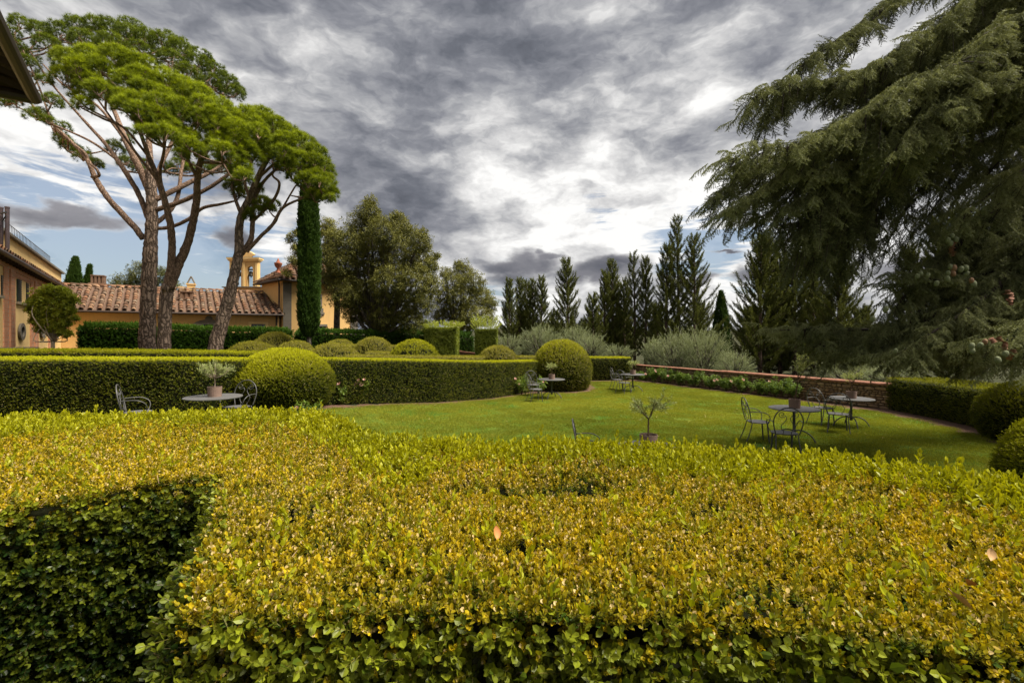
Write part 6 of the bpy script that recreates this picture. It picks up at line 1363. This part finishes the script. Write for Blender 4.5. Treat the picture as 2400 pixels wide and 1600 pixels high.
    for px, py in [(2232, 575), (2232, 583), (2230, 592), (2233, 600), (2360, 690), (2372, 695), (2366, 705), (2368, 715), (2330, 802), (2345, 800), (2352, 812), (2365, 838), (2375, 830), (2356, 820)]:
        mb = MB(); 
        for q in range(4): mb.lathe([(.005, 0), (.03 * RNG.uniform(.7, 1.1), .004), (.028, .009), (.004, .012)], 9, (RNG.normal() * .006, RNG.normal() * .006, q * .016))
        o = mb.build('open_cone', M_CONEX, root); o.location = np.array(W(px, py, 5.75 if py > 790 else 6.6)) + off; o.rotation_euler = (RNG.normal() * .4, RNG.normal() * .4, 0)
cedar()
# ------------------------------------------------------------------ garden furniture
def make_table():
    root = empty('garden_table', (0, 0, 0)); mb = MB(); mb.lathe([(.0, .735), (.485, .735), (.5, .728), (.5, .712), (.492, .708), (.0, .712)], 48, close=False); mb.build('table_top', M_TABLE, root, False)
    MB().lathe([(.07, .71), (.07, .700), (.03, .690), (.028, .26), (.036, .24), (.036, .18), (.028, .16)], 14).build('pedestal', M_METAL, root, True)
    for i in range(4):
        a = math.pi / 4 + i * math.pi / 2; pts = [(.02, .235), (.12, .25), (.24, .215), (.34, .13), (.40, .02), (.405, .0)]; c = bez([(r * math.cos(a), r * math.sin(a), z) for r, z in pts], 4)
        MB().tube(c, .014, 8).build('leg', M_METAL, root, True)
    return root
def spiral(cx, cz, r0, turns, a0, sgn, n=26):
    return [(cx + sgn * r0 * (1 - .80 * t / n) * math.cos(a0 + turns * 6.283 * t / n), cz + r0 * (1 - .80 * t / n) * math.sin(a0 + turns * 6.283 * t / n)) for t in range(n + 1)]
def make_chair():
    """faces +y; back hoop at -y"""
    root = empty('garden_chair', (0, 0, 0)); w = .235; r = .0095
    mb = MB(); n = 36; prof = []
    seat = []
    for i in range(n):
        a = 2 * math.pi * i / n; x = .225 * math.cos(a); y = .215 * math.sin(a); y = y * (1.0 if y > 0 else .9); sq = 1 / max(abs(math.cos(a)), abs(math.sin(a))) ** .25; seat.append((x * sq, y * sq))
    mb.prism(seat, .440, .450); v = [(x * .86, y * .86, .4535) for x, y in seat]; mb.add(v + [(x, y, .4502) for x, y in seat], [tuple(range(n))] + [(i, n + i, n + (i + 1) % n, (i + 1) % n) for i in range(n)])
    mb.build('seat', M_TABLE, root); MB().tube([(x * 1.01, y * 1.01, .440) for x, y in seat + seat[:1]], .010, 6, False).build('seat_rim', M_METAL, root, True)
    def bk(z): return -.195 - (z - .45) * .20            # back leans
    hoop = bez([(-w * .86, bk(.44), .44), (-w * 1.02, bk(.58), .58), (-w * 1.08, bk(.72), .72), (-w * .86, bk(.86), .86), (-w * .42, bk(.945), .945), (0, bk(.965), .965), (w * .42, bk(.945), .945), (w * .86, bk(.86), .86), (w * 1.08, bk(.72), .72), (w * 1.02, bk(.58), .58), (w * .86, bk(.44), .44)], 5)
    MB().tube(hoop, .0115, 8).build('back_hoop', M_METAL, root, True)
    for s in (-1, 1):
        sp = spiral(s * .118, .835, .066, 1.35, math.radians(200), s, 26); mb = MB(); mb.tube([(x, bk(z), z) for x, z in sp], .0065, 6)
        c = bez([(s * .02, bk(.86), .86), (s * .05, bk(.80), .80), (s * .035, bk(.74), .74)], 3)
        g = bez([(sp[0][0], bk(sp[0][1]), sp[0][1]), (s * .03, bk(.76), .76), (s * .055, bk(.70), .70), (s * .115, bk(.62), .62), (s * .10, bk(.54), .54), (s * .07, bk(.50), .50), (s * .075, -.18, .45)], 5); mb.tube(g, .0065, 6); mb.build('back_scroll', M_METAL, root, True)
        arm = bez([(s * w * 1.06, bk(.68), .68), (s * (w + .035), -.10, .69), (s * (w + .05), .03, .682), (s * (w + .045), .13, .63), (s * (w + .02), .165, .55), (s * (w - .01), .15, .47), (s * .20, .13, .44)], 5); MB().tube(arm, .0085, 8).build('arm', M_METAL, root, True)
        MB().tube(bez([(s * .19, -.17, .44), (s * .20, -.20, .30), (s * .215, -.26, .12), (s * .225, -.31, 0)], 4), .0105, 8).build('leg', M_METAL, root, True)
        MB().tube(bez([(s * .17, .14, .44), (s * .178, .155, .22), (s * .19, .175, 0)], 4), [.016] * 4 + [.0145] * 4 + [.012], 8).build('leg', M_METAL, root, True)
    return root
T0 = make_table(); CH0 = make_chair(); _used = {'t': False, 'c': False}
def put(kind, px, Y, rz, label, group, x=None):
    src = T0 if kind == 't' else CH0; o = src if not _used[kind] else copy_tree(src); _used[kind] = True
    X = (px - 1200) / F * Y if x is None else x; o.location = (X, Y, float(ground(X, Y)) + .0); o.rotation_euler = (0, 0, rz); tag(o, label, 'table' if kind == 't' else 'chair', group); return o
R_ = math.radians
GT = 'round grey iron garden tables'; GC = 'scrolled iron garden armchairs'
tabs = [(500, 9.1, 0.3, 'round grey table beside the bright green dome'), (1520, 6.65, .2, 'round grey table hidden behind the foreground hedge under the nearest potted olive'), (1861, 10.4, .15, 'nearest fully visible round table on the right of the lawn'), (1995, 12.1, .5, 'round table in front of the stone wall end'), (1293, 17.6, .3, 'round table in front of the tall dome'), (1483, 19.9, .4, 'farthest round table by the start of the stone wall')]
TP = [put('t', *t, GT) for t in tabs]
# rz = direction the sitter faces: +y rotated by rz (negative turns to the right)
put('c', 312, 8.75, R_(-58), 'chair seen edge on, left of the table by the bright dome', GC, x=-6.98)
put('c', 556, 9.75, R_(172), 'chair with scrolled back facing the camera right of the left table', GC)
put('c', 1385, 7.6, R_(-98), 'chair of which only the hoop top shows above the foreground hedge', GC)
put('c', 1776, 10.35, R_(-100), 'chair facing right at the left of the nearest right table', GC)
put('c', 1838, 9.15, R_(-14), 'nearest chair on the lawn, seen from behind with its scrolled back', GC)
put('c', 1928, 12.4, R_(-75), 'chair behind, close to the wall, facing the table end of the lawn', GC)
put('c', 1964, 11.4, R_(-32), 'chair seen from behind at the table near the stone wall', GC)
put('c', 1256, 16.8, R_(-70), 'chair with pale seat left of the table before the tall dome', GC)
put('c', 1250, 18.4, R_(-160), 'farther chair in front of the tall dome, half hidden by its neighbour', GC)
put('c', 1447, 20.6, R_(-85), 'farther left chair at the farthest table', GC)
put('c', 1463, 19.2, R_(-50), 'nearer chair with pale seat at the farthest table', GC)

OLVP = [olive_sprig('potted_olive_sprig_source', M_OLIVEPOT, .22, 8, .075, .019), olive_sprig('potted_olive_sprig_source_b', M_OLIVEPOT, .26, 8, .08, .018)]
def pot(tab, dx, dy, r, h, label, plabel, kind, seed, tall=.45, tilt=0.0, hgt=.735):
    o = MB().lathe([(r * .93, 0), (r, h), (r * .93, h), (r * .90, h * .86), (.0, h * .86)], 28, close=False); o.add([(r * .93 * math.cos(2 * math.pi * i / 28), r * .93 * math.sin(2 * math.pi * i / 28), .0) for i in range(28)], [tuple(range(27, -1, -1))])
    root = empty('potted_olive', (tab.location.x + dx, tab.location.y + dy, tab.location.z + hgt)); tag(root, label, 'potted plant', 'potted olives on the tables')
    o.build('pot', M_POT, root, False); MB().lathe([(.0, h * .87), (r * .9, h * .87)], 20, close=False).build('soil', M_SOIL, root)
    rr = np.random.default_rng(seed); mb = MB(); P = []; D = []; S = []
    fork = np.array([tilt * .5, 0, h * .87 + tall * {'plume': .62, 'small': .42}.get(kind, .38)]); limb_mesh(mb, [(0, 0, h * .85, .014), (tilt * .2, .01, h + tall * .12, .012), (*fork, .010)], 7, 4, .04, seed)
    nb = {'vase': 14, 'wide': 9, 'small': 9, 'plume': 9, 'bare': 8}[kind]
    for i in range(nb):
        a = i * 2.4 + rr.uniform(-.4, .4); el = {'vase': .75, 'wide': .85, 'small': .8, 'plume': 1.2, 'bare': .8}[kind] + rr.uniform(-.25, .25); L = tall * rr.uniform(.42, .68); d = np.array([math.cos(a) * math.cos(el), math.sin(a) * math.cos(el), math.sin(el)]) + [tilt, 0, 0]
        e = fork + d * L; m_ = fork + d * L * .45 + rr.normal(size=3) * .02; limb_mesh(mb, [(*fork, .006), (*m_, .0045), (*e, .002)], 5, 3, .04, i)
        for j in range({'vase': 9, 'wide': 9, 'small': 8, 'plume': 8, 'bare': 7}[kind]):
            t = .35 + .65 * rr.random(); q = fork + (e - fork) * t + rr.normal(size=3) * .012; sd_ = unit(d + rr.normal(size=3) * .55); mb.tube([q, q + sd_ * .07], [.0018, .001], 4); P.append(q); D.append(sd_); S.append(rr.uniform(.36, .62) * {'plume': 1.0, 'wide': 1.05}.get(kind, 1.0))
    mb.build('trunk', M_TWIG if kind != 'vase' else M_PALETWIG, root, True); scatter('foliage', P, D, S, .85 if kind in ('plume', 'small') else .6, OLVP, root)
M_PALETWIG = simple('pale_olive_twig', (.30, .23, .17), .9, var=.2)
pot(TP[0], 0.04, -.02, .125, .19, 'potted olive with pale candelabra twigs on the left table', '', 'vase', 1, .50)
pot(TP[1], .0, 0, .125, .19, 'nearest potted olive rising above the foreground hedge', '', 'wide', 2, .62)
pot(TP[2], 0.0, -.02, .12, .20, 'potted olive with a feathery top leaning right on the nearest right table', '', 'plume', 3, .74, .16)
pot(TP[3], -.02, -.03, .12, .18, 'small potted olive on the table before the stone wall end', '', 'small', 4, .50)
pot(TP[4], .0, -.02, .12, .18, 'small potted olive on the table in front of the tall dome', '', 'small', 5, .42)
pot(TP[5], .0, -.02, .12, .18, 'small potted olive on the farthest table', '', 'small', 6, .42)

# ------------------------------------------------------------------ roses
ROS = [leaf_cluster('rose_cluster_source', M_ROSE, 12, .09, .05, .032)]
def petal_flower():
    mb = MB()
    for k in range(3):
        for i in range(6):
            a = i * 1.047 + k * .5; r = .022 + .012 * k; t = .9 - .28 * k; d = np.array([math.cos(a), math.sin(a), 0]); s = np.array([-math.sin(a), math.cos(a), 0]); b = d * .004
            v = [b - s * .006, b + s * .006, b + d * r * math.cos(t) + s * .017 + [0, 0, r * math.sin(t) + .012], b + d * r * 1.15 * math.cos(t) + [0, 0, r * 1.2 * math.sin(t) + .016], b + d * r * math.cos(t) - s * .017 + [0, 0, r * math.sin(t) + .012]]; mb.add(v, [(0, 1, 2, 3, 4)])
    return mb.mesh('rose_flower', M_PETAL, True)
FL = petal_flower()
def rose(x, y, h, w, flowers, label, tint=.6, n=None):
    g = float(ground(x, y)); root = empty('rose_bush', (x, y, g)); tag(root, label, 'rose bush', 'rose bushes along the beds'); mb = MB(); P = []; D = []
    for i in range(9):
        a = RNG.uniform(0, 6.28); rr = w * RNG.uniform(.2, 1); e = np.array([rr * math.cos(a), rr * math.sin(a) * .7, h * RNG.uniform(.6, 1.0)]); limb_mesh(mb, [(0, 0, 0, .010), (*(e * [.5, .5, .6]), .008), (*e, .004)], 5, 3, .05, i)
        for j in range(int((n or 14) * (h / .6) * (w / .3)) // 2 + 4): t = RNG.uniform(.3, 1.05); P.append(e * [t, t, t ** .8] + RNG.normal(size=3) * .05); D.append(rd() + [0, 0, .6])
    mb.build('stems', M_TWIG, root, True); scatter('foliage', P, D, RNG.uniform(.6, 1.1, len(P)), tint + RNG.normal(0, .15, len(P)), ROS, root)
    for (fx, fz, s) in flowers:
        o = link_mesh('rose_flower', FL, root); o.location = (fx, -w * .7 * RNG.uniform(.6, 1), fz); o.scale = (s * .75, s * .75, s * .75); d = Vector((RNG.normal() * .3, -.8, .7)); o.rotation_euler = d.to_track_quat('Z', 'Y').to_euler()
rose((800 - 1200) / F * 13.5, 13.5, .62, .20, [(-.02, .60, 1.5)], 'white rose bush touching the right side of the bright dome', .65)
rose((850 - 1200) / F * 14.0, 14.0, .66, .36, [(-.14, .58, 1.8), (.02, .56, 1.7), (-.05, .70, 1.2), (.12, .72, 1.0)], 'pale pink rose bush with open flowers before the curved hedge', .8)
rose((1222 - 1200) / F * 18.6, 18.6, .75, .32, [(-.25, .66, 1.3), (-.1, .45, 1.0)], 'rose bush partly behind the chairs near the tall dome', .75)
rose((1262 - 1200) / F * 19.0, 19.0, .65, .28, [(.2, .5, 1.1)], 'leafy rose bush under the far table before the tall dome', .75)
rose(-4.35, 9.9, .60, .35, [(-.1, .5, 1.2)], 'low rose bush glimpsed under the left table')
wr = [(.10, .30, 'first'), (.17, .55, 'a'), (.24, .5, ''), (.31, .45, ''), (.38, .5, ''), (.45, .46, ''), (.52, .42, ''), (.58, .55, ''), (.645, .45, ''), (.70, .42, ''), (.75, .58, '')]
wl_ = ['small rose bush at the far start of the stone wall', 'tall rose bush with pale blooms near the far end of the wall', 'rose bush right of the tall one at the far end of the wall', 'sparse rose bush left of the wall middle', 'leafy rose bush at the middle of the wall', 'rose bush with a cream bloom right of the wall middle', 'low rose bush between two taller ones along the wall', 'taller bright rose bush on the nearer half of the wall', 'rounded rose bush left of the dense one', 'thin rose bush before the nearer stones', 'dense broad rose bush nearest along the wall']
for i, (t, h, _) in enumerate(wr):
    p = WA + WE * WL * t + WN * .42; rose(p[0], p[1], h + .16, .48 if i != 10 else .55, [(RNG.uniform(-.25, .25), h * RNG.uniform(.6, 1.1) + .1, 1.5) for _ in range([1, 3, 1, 1, 0, 2, 1, 1, 1, 0, 0][i])], wl_[i], .42, 22)

# ------------------------------------------------------------------ odds and ends
def seat_back():
    x, y, z = W(47, 822, 15.2); root = empty('garden_bench', (x, y, float(ground(x, y)))); tag(root, 'weathered grey wooden seat back showing above the left hedge', 'bench'); g = float(ground(x, y)); h = z - g + .12
    a = R_(20)
    for i in range(8):
        MB().box(((i - 3.5) * .115, -.05 + .03 * abs(i - 3.5) * 0, h - .45), (.10, .022, .85)).build('slat', M_GREYWOOD, root)
    MB().box((0, -.03, h - .03), (.98, .05, .07)).build('top_rail', M_GREYWOOD, root)
    MB().box((0, -.35, .42), (.95, .6, .05)).build('seat', M_GREYWOOD, root)
    for sx in (-1, 1):
        for sy in (-.05, -.62): MB().box((sx * .44, sy, .2), (.06, .06, .4)).build('leg', M_GREYWOOD, root)
    root.rotation_euler = (0, 0, a)
seat_back()
print('instances', NINST[0], 'objects', len(SC.objects))
